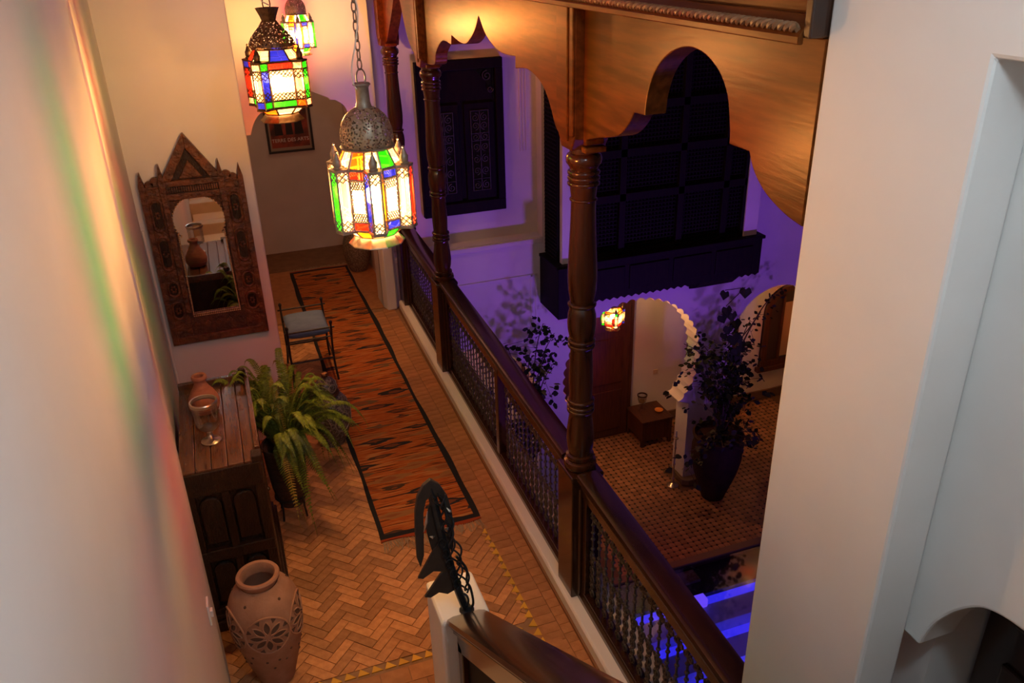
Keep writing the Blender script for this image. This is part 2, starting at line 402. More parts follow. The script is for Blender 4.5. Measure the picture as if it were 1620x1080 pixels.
# --- gallery floor: slab, herringbone bricks, border bricks, glazed triangles
floor = MB().box(-0.9, 1.72, -2.2, 10.9, -0.35, -0.008).build('floor', 'grout'); struct(floor, 'gallery floor laid with terracotta bricks in herringbone')
def clip(poly, x0, x1, y0, y1):
    def cut(ps, f, inter):
        out = []
        for i in range(len(ps)):
            a, b = ps[i], ps[(i + 1) % len(ps)]; fa, fb = f(a), f(b)
            if fa >= 0: out.append(a)
            if (fa >= 0) != (fb >= 0):
                t = fa / (fa - fb); out.append((a[0] + (b[0] - a[0]) * t, a[1] + (b[1] - a[1]) * t))
        return out
    for f in (lambda p: p[0] - x0, lambda p: x1 - p[0], lambda p: p[1] - y0, lambda p: y1 - p[1]):
        poly = cut(poly, f, None)
        if len(poly) < 3: return []
    return poly
BL, BW, GAP = 0.183, 0.061, 0.0038
c45 = math.sqrt(0.5)
fx0, fx1, fy0, fy1 = -0.60, 1.297, 3.515, 8.5
bricks = []
for i in range(-140, 160):
    for j in range(-60, 60):
        for kind in (0, 1):
            x, y = i * BW + j * BL, i * BW - j * BL
            if kind == 0: q = (x, y, BL, BW)
            else: q = (x + BL, y - BL + BW, BW, BL)
            g = GAP / 2
            ps = [(q[0] + g, q[1] + g), (q[0] + q[2] - g, q[1] + g), (q[0] + q[2] - g, q[1] + q[3] - g), (q[0] + g, q[1] + q[3] - g)]
            ps = [((px - py) * c45 + 0.4, (px + py) * c45 + 5.5) for px, py in ps]
            cx = sum(p[0] for p in ps) / 4; cy = sum(p[1] for p in ps) / 4
            if not (fx0 - .1 < cx < fx1 + .1 and fy0 - .1 < cy < fy1 + .1): continue
            cl = clip(ps, fx0, fx1, fy0, fy1)
            if len(cl) < 3: continue
            full = all(fx0 <= p[0] <= fx1 and fy0 <= p[1] <= fy1 for p in ps)
            a = abs(sum(cl[k][0] * cl[(k + 1) % len(cl)][1] - cl[(k + 1) % len(cl)][0] * cl[k][1] for k in range(len(cl)))) / 2
            if a < 0.0006: continue
            hidden = (0.63 < cx < 1.29 and cy > 4.62) or (cx < -0.09 and 4.1 < cy) or (cx < 0.2 and cy > 6.15)
            vis = 0 if hidden else 1
            bricks.append((vis, cy, cx, cl, full, kind))
bricks.sort(key=lambda b: (-b[0], b[1]))
share = {}
rest = MB()
for n, (vis, cy, cx, cl, full, kind) in enumerate(bricks):
    dz = random.uniform(-0.0012, 0.0012)
    if n < 300 and vis:
        if full:
            if kind not in share:
                share[kind] = MB().prism([(p[0] - cx, p[1] - cy) for p in cl], 'z', -0.007, 0).mesh('brick')
            place('brick', share[kind], 'brick', floor, loc=(cx, cy, dz))
        else:
            MB().prism([(p[0] - cx, p[1] - cy) for p in cl], 'z', -0.007, 0).build('brick', 'brick', floor, loc=(cx, cy, dz))
    else:
        if cx > -0.62: rest.prism(cl, 'z', -0.007, dz)
o = rest.build('brick_field', 'brick', floor); o['kind'] = 'stuff'
# border: bricks laid crosswise between the triangles and the kerb
bm_border = MB().box(-0.0635, 0.0635, -0.036, 0.036, -0.007, 0).mesh('border_brick')
y = 2.0; r = 0
while y < 8.45:
    for k, cx in enumerate((1.376, 1.506)):
        yy = y + (0.037 if k else 0)
        place('border_brick', bm_border, 'brick_border', floor, loc=(cx + (0.0), yy, random.uniform(-.001, .001)))
    y += 0.0745
tri = MB().prism([(-0.026, -0.030), (0.026, -0.030), (0.0, 0.030)], 'z', -0.006, 0.0006).mesh('glazed_triangle')
for i in range(19):
    place('glazed_triangle', tri, 'yellow_glaze', floor, loc=(1.3065, 3.03 + i * 0.077, 0)).rotation_euler[2] = math.radians(-22)
for i in range(16):
    t = place('glazed_triangle', tri, 'yellow_glaze', floor, loc=(0.05 + i * 0.077, 3.478, 0)); t.rotation_euler[2] = math.radians(-112)
bm_head = MB().box(-0.08, 0.08, -0.055, 0.055, -0.007, 0).mesh('header_brick')
for i in range(9):
    for k in range(2):
        place('header_brick', bm_head, 'brick_border', floor, loc=(-0.05 + i * 0.1635 + (0.08 if k else 0), 3.385 - k * 0.1135, random.uniform(-.001, .001)))
MB().box(-0.10, 1.60, 8.55, 10.15, -0.007, 0).build('alcove_paving', 'brick_border', floor)
MB().box(-0.10, 1.60, 10.15, 10.9, -0.006, 0.0).build('alcove_threshold', 'floor_brown', floor)
# kerb under the railing
kerb = MB().prism([(-0.122, 0), (-0.122, 0.085), (-0.11, 0.10), (0.185, 0.10), (0.185, -0.35), (0.15, -0.35), (0.15, 0.0)], 'y', 1.89, 8.44).arc().build('trim_kerb', 'plaster', bevel=0.006)
struct(kerb, 'low white plastered kerb carrying the balustrade')
MB().box(-0.136, -0.122, 1.9, 8.40, 0.0, 0.020).arc().build('kerb_skirt', 'kerb_skirt', kerb)

# --- stairs under the camera
stairs = MB().prism([(3.12, 0), (3.12, 0.05), (-0.75, 2.75), (-0.75, 2.2), (2.4, 0)], 'x', -0.40, 0.52).build('stairs', 'plaster'); struct(stairs, 'stone staircase climbing beside the long white wall')
for i in range(14):
    y1 = 3.10 - 0.27 * i; z1 = 0.19 * (i + 1)
    MB().box(-0.418, 0.528, y1 - 0.30, y1, z1 - 0.19, z1).build('stair_step', 'stone_step', stairs, bevel=0.008)

# --- big white pier wall on the right, with an arched recess
lay = MB()
oy0, oy1 = 0.66, 1.356
wall_r = MB().prism([(1.89, 0), (1.89, ZC), (-2.2, ZC), (-2.2, 0), (oy0, 0), (oy0, 3.45), (oy1, 3.45), (oy1, 0)], 'x', -0.05, 0.10).arc().build('wall_right', 'plaster', bevel=0.01)
struct(wall_r, 'broad white plaster pier wall beside the stair with an arched recess')
ar = [(oy1, 1.79), (1.302, 1.79)] + smooth_pts([(1.302, 1.79), (1.285, 1.86), (1.262, 1.92), (1.215, 2.0), (1.154, 2.067), (1.089, 2.095), (1.008, 2.105)])[1:]
sym = [(2 * 1.008 - y, z) for y, z in ar[::-1]][1:]
MB().prism([(oy1 + .02, 3.5)] + [(oy1 + .02, 1.79)] + ar + sym + [(oy0 - .02, 1.79), (oy0 - .02, 3.5)], 'x', 0.10, 0.235).arc().build('arch_spandrel', 'plaster', wall_r, bevel=0.008)
MB().prism([(1.89, 0), (1.89, ZC), (-2.2, ZC), (-2.2, 0), (oy0, 0), (oy0, 2.7), (oy1, 2.7), (oy1, 0)], 'x', 0.235, 0.50).arc().build('back_layer', 'plaster', wall_r)
lf = MB().box(0.42, 0.47, oy0 + .01, 1.34, 0.02, 2.55).arc().build('door_1', 'wood_dark', bevel=0.006); struct(lf, 'dark wooden leaf inside the arched recess')
for zz in (0.25, 1.05, 1.8):
    MB().box(0.405, 0.425, oy0 + .1, 1.25, zz, zz + .6).arc().build('door_panel', 'wood_dark', lf, bevel=0.01)

# --- courtyard far wall
XE = 9.6
a0 = [(3.32, G), (3.32, -1.6)] + arcpts(2.45, -1.6, 0.87, 0, 180, 40)[1:] + [(1.58, G)]
sc = []
for i in range(0, 34 * 6 + 1):
    t = i / (34 * 6); a = math.radians(-42 + 264 * t)
    rr = 0.975 + 0.034 * abs(math.sin(PI * 34 * t))
    sc.append((4.67 + rr * math.cos(a), -1.44 + rr * math.sin(a)))
a1 = [(5.56, G), (5.56, -2.16)] + sc + [(3.78, -2.16), (3.78, G)]
a2 = [(7.53, G), (7.53, -1.28)] + arcpts(6.855, -1.28, 0.675, 0, 180, 40)[1:] + [(6.18, G)]
outl = [(XE, G)] + a2 + a1 + a0 + [(1.40, G), (1.40, -0.35), (1.60, -0.35), (1.60, 0.57), (3.40, 0.57), (3.40, ZC + 1.5), (XE, ZC + 1.5)]
wf = MB().prism(outl, 'y', 8.55, 8.86).build('wall_courtyard_far', 'plaster_far'); struct(wf, 'far courtyard wall washed in violet light above the arches')
MB().box(1.60, 3.42, 8.71, 9.0, 0.5, ZC + 1.5).build('recessed_panel', 'plaster_far', wf)
MB().prism([(8.53, 0.50), (8.53, 0.56), (8.712, 0.585), (8.712, 0.50)], 'x', 1.61, 3.398).build('sill_ledge', 'plaster_far', wf, bevel=0.008)
for x in (3.20, 3.235, 3.27):
    MB().box(x, x + 0.018, 8.695, 8.712, 1.55, 2.45).build('reeded_moulding', 'plaster_far', wf, bevel=0.004)
for x in (3.24, 3.30):
    MB().box(x, x + 0.03, 8.54, 8.55, -0.55, 0.12).build('panel_moulding', 'plaster_far', wf, bevel=0.004)
MB().box(2.0, 3.33, 8.54, 8.55, 0.09, 0.12).build('panel_moulding', 'plaster_far', wf, bevel=0.004)
# pier foot
MB().prism([(5.52, 8.50), (5.60, 8.44), (6.12, 8.44), (6.20, 8.50), (6.20, 8.90), (5.52, 8.90)], 'z', G, G + 0.10).build('pier_foot', 'court_stone', wf, bevel=0.01)
# arcade back wall, ceiling, ends
wb = MB().box(1.0, XE, 10.2, 10.4, G, -0.3).build('wall_arcade_back', 'plaster'); struct(wb, 'warm lit plaster wall behind the courtyard arches')
MB().box(1.0, XE, 10.17, 10.2, G, G + 0.16).build('arcade_skirting', 'court_stone', wb)
o = MB().box(1.0, XE, 8.86, 10.4, -0.36, -0.30).build('ceiling_arcade', 'plaster'); struct(o, 'ceiling of the ground floor arcade')
o = MB().box(XE, XE + .2, -2.2, 10.4, G, ZC).build('wall_courtyard_right', 'plaster_far'); struct(o, 'hidden right hand courtyard wall')
o = MB().box(1.9, XE, -2.4, -2.2, G, ZC).build('wall_courtyard_near', 'plaster_far'); struct(o, 'hidden near courtyard wall')
o = MB().box(1.0, 1.2, -2.2, 10.2, G, -0.35).build('wall_courtyard_left', 'plaster'); struct(o, 'ground floor wall beneath the gallery')

# --- courtyard floor tiles with black inset dots
px0, px1, py0, py1 = 2.7, 7.6, 2.6, 7.02          # pool outline
fc = MB()
for (x0, x1, y0, y1) in ((1.0, px0, -2.2, 10.2), (px1, XE, -2.2, 10.2), (px0, px1, py1, 10.2), (px0, px1, -2.2, py0)):
    fc.box(x0, x1, y0, y1, G - 0.3, G - 0.012)
fc = fc.build('floor_courtyard', 'court_grout'); struct(fc, 'courtyard floor of terracotta tiles with black inset dots')
PT = 0.084; ch = 0.019; hg = PT / 2 - 0.002
octa = [(-hg + ch, -hg), (hg - ch, -hg), (hg, -hg + ch), (hg, hg - ch), (hg - ch, hg), (-hg + ch, hg), (-hg, hg - ch), (-hg, -hg + ch)]
tmesh = MB().prism(octa, 'z', -0.012, 0).mesh('tile')
tiles = []
for i in range(52):
    for j in range(38):
        x = 3.85 + PT * (i + .5); y = 7.02 + PT * (j + .5)
        if x > XE - .1 or y > 10.1: continue
        if px0 - .25 < x < px1 + .25 and py0 - .25 < y < py1 + .12: continue
        if 5.45 < x < 6.25 and 8.4 < y < 8.92: continue
        if any(a < x < b and 8.5 < y < 8.92 for a, b in ((1.2, 1.6), (3.3, 3.8), (7.5, XE))): continue
        tiles.append((x, y))
def seen(x, y):       # seen through the open courtyard above the handrail, right of the near column
    return (4.05 < x < 7.6 and 7.1 < y < 10.15 and x / y > 0.50 and x / y < 0.80)
tiles.sort(key=lambda t: (not seen(*t), t[1]))
rest = MB()
for n, (x, y) in enumerate(tiles):
    if n < 300: place('tile', tmesh, 'court_tile', fc, loc=(x, y, G + random.uniform(-.001, .001)))
    else: rest.prism([(x + u, y + v) for u, v in octa], 'z', G - 0.012, G + random.uniform(-.001, .001))
o = rest.build('tile_field', 'court_tile', fc); o['kind'] = 'stuff'
dots = MB()
for x, y in tiles:
    q = 0.017
    dots.prism([(x + PT / 2 - q, y + PT / 2), (x + PT / 2, y + PT / 2 - q), (x + PT / 2 + q, y + PT / 2), (x + PT / 2, y + PT / 2 + q)], 'z', G - 0.012, G)
o = dots.build('inset_dots', 'court_dot', fc); o['kind'] = 'stuff'
# pool
pool = MB()
pool.box(px0 - .2, px1 + .2, py1 - .02, py1 + .10, G - 0.02, G + 0.004)
pool.box(px0 - .2, px0, py0, py1, G - 0.3, G + 0.004); pool.box(px1, px1 + .2, py0, py1, G - 0.3, G + 0.004)
pool = pool.build('pool_basin', 'court_stone', bevel=0.01); struct(pool, 'stone edged pool let into the courtyard floor')
MB().box(px0, px1, 6.56, py1, G - 0.5, G - 0.10).build('shallow_ledge', 'pool_dark', pool)
ys = [6.56, 6.14, 5.72, 5.30]
for k, y in enumerate(ys[:3]):
    zt = G - 0.16 - 0.16 * k
    s_ = MB().box(px0, px1, ys[k + 1], y, zt - 0.6, zt).build('pool_step', 'pool_plaster', pool)
    MB().box(px0 + .02, px1 - .02, ys[k + 1] + 0.30, ys[k + 1] + 0.41, zt, zt + 0.012).build('lit_tread_band', 'lit_tread_glow', s_)  # glowing band in place of blue light falling on the tread
MB().box(px0, px1, py0, ys[3], G - 1.3, G - 0.85).build('pool_bottom', 'pool_plaster', pool)
MB().box(4.42, 4.66, 6.40, 6.52, G - 0.15, G - 0.03).build('skimmer_box', 'skimmer_glow', pool, bevel=0.01)  # skimmer box, the violet light on it put in as glow
MB().box(4.50, 4.78, 6.76, 6.96, G - 0.10, G - 0.06).build('skimmer_grate', 'court_stone', pool, bevel=0.008)
MB().box(px0, px1, py0, py1 - .02, G - 0.022, G - 0.02).build('water_surface', 'water', pool)
for (x, y) in ((4.6, 5.2), (6.4, 5.2)):
    l = bpy.data.lights.new('pool_light', 'POINT'); l.energy = BLUE_W; l.color = (0.10, 0.08, 1.0); l.shadow_soft_size = 0.1
    q = bpy.data.objects.new('pool_light', l); COL.objects.link(q); q.location = (x, y, G - 0.30)

# ================================================================== ARCADE: columns, valances, beam, railing
CY = (3.60, 6.70, 8.36)
PROF = [(0.080, 0.975), (0.090, 0.985), (0.094, 1.005), (0.090, 1.025), (0.070, 1.035), (0.070, 1.04), (0.078, 1.044), (0.080, 1.055), (0.078, 1.064), (0.065, 1.07), (0.065, 1.08),
        (0.074, 1.12), (0.078, 1.17), (0.075, 1.23), (0.066, 1.30), (0.061, 1.335)]
def rings(zs_, r, w=0.016, g=0.063):
    out = []
    for z in zs_: out += [(g, z - w * .55), (r - .003, z - w * .45), (r, z - w * .2), (r, z + w * .2), (r - .003, z + w * .45), (g, z + w * .55)]
    return out
PROF += rings((1.352, 1.376, 1.412), 0.076, 0.020, 0.064) + [(0.062, 1.44), (0.066, 1.54), (0.063, 1.64), (0.059, 1.730)] + rings((1.748, 1.776), 0.074, 0.020, 0.062)
PROF += [(0.066, 1.80), (0.074, 1.84), (0.077, 1.88), (0.074, 1.93), (0.064, 1.968)] + rings((1.985,), 0.075, 0.020, 0.060) + [(0.062, 2.005), (0.072, 2.06), (0.076, 2.14), (0.074, 2.22), (0.066, 2.38), (0.062, 2.50)]
PROF += rings((2.545,), 0.069, 0.014, 0.062) + [(0.063, 2.57), (0.067, 2.60)] + rings((2.625, 2.652, 2.679), 0.080, 0.020, 0.067) + [(0.069, 2.70), (0.078, 2.715), (0.087, 2.728), (0.088, 2.748), (0.082, 2.766), (0.070, 2.775), (0.070, 2.80)]
shaft_me = MB().lathe(PROF, 28).mesh('shaft')
LABC = ('turned brown wooden column nearest the big white pier wall', 'turned brown wooden column in the middle of the balustrade', 'turned wooden column where the balustrade meets the end wall')
for i, y in enumerate(CY):
    x = 1.578 + 0.02 * y
    c = thing('column', (x, y, 0.10), LABC[i], 'column', 'turned columns of the arcade')
    place('shaft', shaft_me, 'wood_column', c, smooth=True, loc=(0, 0, -0.10), angle=50)
    w = 0.093
    MB().box(-w, w, -w - .01, w + .01, 0, 0.845).build('newel_post', 'wood_dark', c, bevel=0.006)
    MB().box(-w - .008, w + .008, -w - .018, w + .018, 0.845, 0.878).build('newel_cap', 'wood_dark', c, bevel=0.010)
    for sgn in (-1, 1):
        MB().box(-0.055, 0.055, sgn * (w + .01) - 0.02, sgn * (w + .01) + 0.02, 0.0, 0.80).build('side_moulding', 'wood_dark', c, bevel=0.008)

def seg_curve(*segs):
    out = []
    for s_ in segs: out += smooth_pts(s_, 6) if len(s_) > 2 else list(s_)
    return out
V1 = seg_curve([(3.498, 2.83), (3.47, 2.835)], [(3.47, 2.86), (3.34, 2.896), (3.15, 2.94), (3.052, 2.999), (2.994, 3.064)],
               [(2.902, 3.068), (2.888, 3.149), (2.841, 3.236), (2.752, 3.306), (2.63, 3.346), (2.516, 3.343), (2.41, 3.30), (2.342, 3.23), (2.31, 3.125), (2.306, 3.079)],
               [(2.19, 3.079), (2.156, 3.026), (2.085, 2.974), (1.981, 2.937), (1.892, 2.922)])
V2 = seg_curve([(6.598, 2.832), (6.40, 2.846)], [(6.40, 2.846), (6.31, 2.87), (6.25, 2.958), (6.04, 3.053), (5.80, 3.05)], [(5.784, 3.113), (5.457, 3.087), (5.223, 3.184), (5.114, 3.285)],
               [(5.114, 3.285), (4.959, 3.177), (4.722, 3.116), (4.443, 3.12)], [(4.447, 3.058), (4.242, 3.077), (4.054, 3.038), (3.939, 2.962), (3.836, 2.845), (3.727, 2.82)])
V3 = seg_curve([(8.258, 2.83), (8.22, 2.85), (8.139, 2.90), (7.911, 3.07), (7.722, 3.24), (7.585, 3.36)], [(7.585, 3.36), (7.447, 3.253), (7.318, 3.061), (7.13, 2.902), (6.87, 2.83), (6.827, 2.82)])
VL = ('wide scalloped wooden valance ending at the white pier wall', 'scalloped wooden valance with a pointed centre between the two nearer columns', 'scalloped wooden valance running to the end wall')
for V, lab, ya, yb in ((V1, VL[0], 3.498, 1.892), (V2, VL[1], 6.598, 3.727), (V3, VL[2], 8.258, 6.827)):
    o = MB().prism([(ya, 3.44)] + V + [(yb, 3.44)], 'x', -0.05, 0.045).arc().build('carved_valance', 'wood', bevel=0.004)
    tag(o, lab, 'valance', 'scalloped valances of the arcade')
for i, y in enumerate(CY):
    b = MB().prism([(y - .10, 3.44), (y - .10, 2.86), (y - .06, 2.80), (y + .06, 2.80), (y + .10, 2.86), (y + .125, 2.90), (y + .125, 3.44)], 'x', -0.095, 0.085).arc().build('pilaster_block', 'wood', bevel=0.006)
    tag(b, ('brown wooden pilaster block above the column nearest the white pier', 'brown wooden pilaster block above the middle column', 'brown wooden pilaster block beside the end wall')[i], 'pilaster block', 'pilaster blocks over the columns')
    MB().box(-0.105, -0.09, y - 0.10, y - 0.055, 2.87, 3.43).arc().build('edge_strip', 'wood', b, bevel=0.006)
    MB().box(-0.105, -0.09, y - 0.035, y - 0.015, 2.84, 3.43).arc().build('edge_strip', 'wood', b, bevel=0.006)
    MB().box(-0.06, 0.05, y - 0.15, y - 0.10, 2.80, 2.828).arc().build('bracket', 'wood', b, bevel=0.006)
beam = thing('ceiling_beam', (1.62, 1.95, 3.40), 'heavy brown wooden beam with a carved rope moulding above the valances', 'beam')
def rel(mb, t):
    l = t.location; return mb.xf(lambda x, y, z: (x - l.x, y - l.y, z - l.z))
rel(MB().box(-0.065, 0.12, 1.90, 8.5, 3.442, 4.55).arc(), beam).build('beam_body', 'wood', beam, bevel=0.006)
rel(MB().prism([(-0.115, 3.425), (-0.115, 3.445), (-0.085, 3.50), (-0.066, 3.50), (-0.066, 3.444), (-0.098, 3.444), (-0.098, 3.425)], 'y', 1.925, 8.5).arc(), beam).build('cornice', 'wood', beam, bevel=0.004)
rope = MB()
for st in range(2):
    pts = []
    for k in range(0, 1080):
        yy = 1.94 + k * 0.006; a = yy * 2 * PI / 0.052 + PI * st
        pts.append((-0.112 + 0.007 * math.cos(a), yy, 3.468 + 0.007 * math.sin(a)))
    rope.tube(pts, 0.0085, 6)
rel(rope.arc(), beam).build('rope_moulding', 'rope_wood', beam, smooth=True)
rel(MB().box(-0.105, 0.1, 1.892, 1.925, 3.442, 4.55).arc(), beam).build('end_trim', 'wood_dark', beam, bevel=0.006)

# --- railings
def baluster_mesh():
    b = MB(); x = 0
    z0, z1 = 0.165, 0.88
    b.tube([(0, 0, z0), (0, 0, z1)], 0.0065, 6)
    for z in (0.49, 0.53, 0.60, 0.645, 0.70):
        b.sphere((0, 0, z), 0.0135, 8, 4, 0.8)
    for z in (0.20, 0.255, 0.31, 0.365, 0.42, 0.455):          # lower rosettes
        r = 0.024 if z not in (0.255, 0.42) else 0.018
        b.tube([(0, r * math.cos(a) , z + r * math.sin(a)) for a in [2 * PI * k / 10 for k in range(10)]], 0.0065, 5, closed=True)
        b.sphere((0, 0, z), 0.011, 6, 4)
    for s in (-1, 1):
        b.tube(spiral((s * 0.024, 0.745), 0.022, 0.006, PI / 2, s * 1.3, 16), 0.0055, 5)
        b.tube(spiral((s * 0.024, 0.815), 0.022, 0.006, -PI / 2, s * -1.3, 16), 0.0055, 5)
        b.tube([(0, 0, 0.845), (0, s * 0.02, 0.865), (0, s * 0.04, 0.862)], 0.0055, 5)
        b.tube(spiral((s * 0.024, 0.475), 0.016, 0.005, -PI / 2, s * 1.2, 12), 0.005, 5)
    b.sphere((0, 0, 0.78), 0.015, 6, 4)
    return b.mesh('baluster')
bal = baluster_mesh()
RL = (('iron balustrade panel with glossy wooden handrail beside the white pier wall', 1.892, 3.487),
      ('iron balustrade panel on the near side of the slim wooden midpost', 3.713, 5.045),
      ('iron balustrade panel between the slim midpost and the middle column', 5.115, 6.587),
      ('iron balustrade panel with wooden handrail running to the end wall', 6.813, 8.247))
for k, (lab, ya, yb) in enumerate(RL):
    t = thing('balustrade', (1.578 + .01 * (ya + yb), (ya + yb) / 2, 0.10), lab, 'railing', 'balustrade panels along the gallery')
    ye, yg = ya, yb
    if k == 1: yg = 5.115
    hr = MB().prism([(-0.050, 0.945), (-0.066, 0.955), (-0.072, 0.975), (-0.066, 0.995), (-0.042, 1.004), (0.042, 1.004), (0.066, 0.995), (0.072, 0.975), (0.066, 0.955), (0.050, 0.945)], 'y', ye, yg).arc()
    rel(hr, t).build('handrail', 'wood_dark', t, smooth=True, angle=25)
    rel(MB().prism([(-0.038, 0.885), (-0.045, 0.90), (-0.045, 0.915), (-0.054, 0.93), (-0.054, 0.945), (0.054, 0.945), (0.054, 0.93), (0.045, 0.915), (0.045, 0.90), (0.038, 0.885)], 'y', ye, yg).arc(), t).build('rail_moulding', 'wood_dark', t)
    rel(MB().box(-0.036, 0.036, ye, yg, 0.842, 0.888).arc(), t).build('top_rail', 'wood_dark', t, bevel=0.004)
    rel(MB().prism([(-0.05, 0.10), (-0.05, 0.13), (-0.035, 0.14), (-0.035, 0.168), (0.035, 0.168), (0.035, 0.14), (0.05, 0.13), (0.05, 0.10)], 'y', ye, yg).arc(), t).build('bottom_rail', 'wood_dark', t)
    for yy in (ya, yb):
        if abs(yy - 5.08) < 0.05: continue
        s = 1 if yy == ya else -1
        rel(MB().box(-0.034, 0.034, min(yy + s * .02, yy + s * 0.06), max(yy + s * .02, yy + s * 0.06), 0.168, 0.842).arc(), t).build('end_stile', 'wood_dark', t, bevel=0.004)
    if k == 1:
        rel(MB().box(-0.04, 0.04, 5.045, 5.115, 0.10, 0.885).arc(), t).build('midpost', 'wood_dark', t, bevel=0.005)
    n = round((yb - ya - 0.16) / 0.083)
    for i in range(n):
        yy = ya + 0.09 + (yb - ya - 0.18) * i / (n - 1)
        place('baluster', bal, 'iron_rail', t, smooth=(k == 0 and i == 0), loc=(1.578 + .02 * yy - t.location.x, yy - t.location.y, -0.10))

# ================================================================== LANTERNS
def perf_mat(name, col, scale):
    m = bpy.data.materials.new(name); m.use_nodes = True; nt = m.node_tree
    b = nt.nodes['Principled BSDF']; out = nt.nodes['Material Output']
    b.inputs['Base Color'].default_value = (*col, 1); b.inputs['Metallic'].default_value = 0.6; b.inputs['Roughness'].default_value = 0.45
    tc = _n(nt, 'ShaderNodeTexCoord'); v = _n(nt, 'ShaderNodeTexVoronoi'); v.inputs['Scale'].default_value = scale
    nt.links.new(tc.outputs['Object'], v.inputs['Vector'])
    lt = _n(nt, 'ShaderNodeMath', operation='LESS_THAN'); lt.inputs[1].default_value = 0.40
    nt.links.new(v.outputs['Distance'], lt.inputs[0])
    t = _n(nt, 'ShaderNodeBsdfTransparent'); mx = _n(nt, 'ShaderNodeMixShader')
    nt.links.new(lt.outputs[0], mx.inputs[0]); nt.links.new(b.outputs[0], mx.inputs[1]); nt.links.new(t.outputs[0], mx.inputs[2])
    nt.links.new(mx.outputs[0], out.inputs[0]); MATS[name] = m
perf_mat('tin_pierced', (0.36, 0.28, 0.20), 110); perf_mat('brass_pierced', (0.13, 0.075, 0.04), 110)
BULB_R = 0.034
def bulb_mat(name, watts, col=(1.0, 0.50, 0.165), r=BULB_R):
    return emis(name, col, watts / (PI * 4 * PI * r * r))
bulb_mat('bulb_lantern', LANTERN_W); bulb_mat('bulb_far', LANTERN_W * 1.7); bulb_mat('bulb_ground', GROUND_LAMP_W)

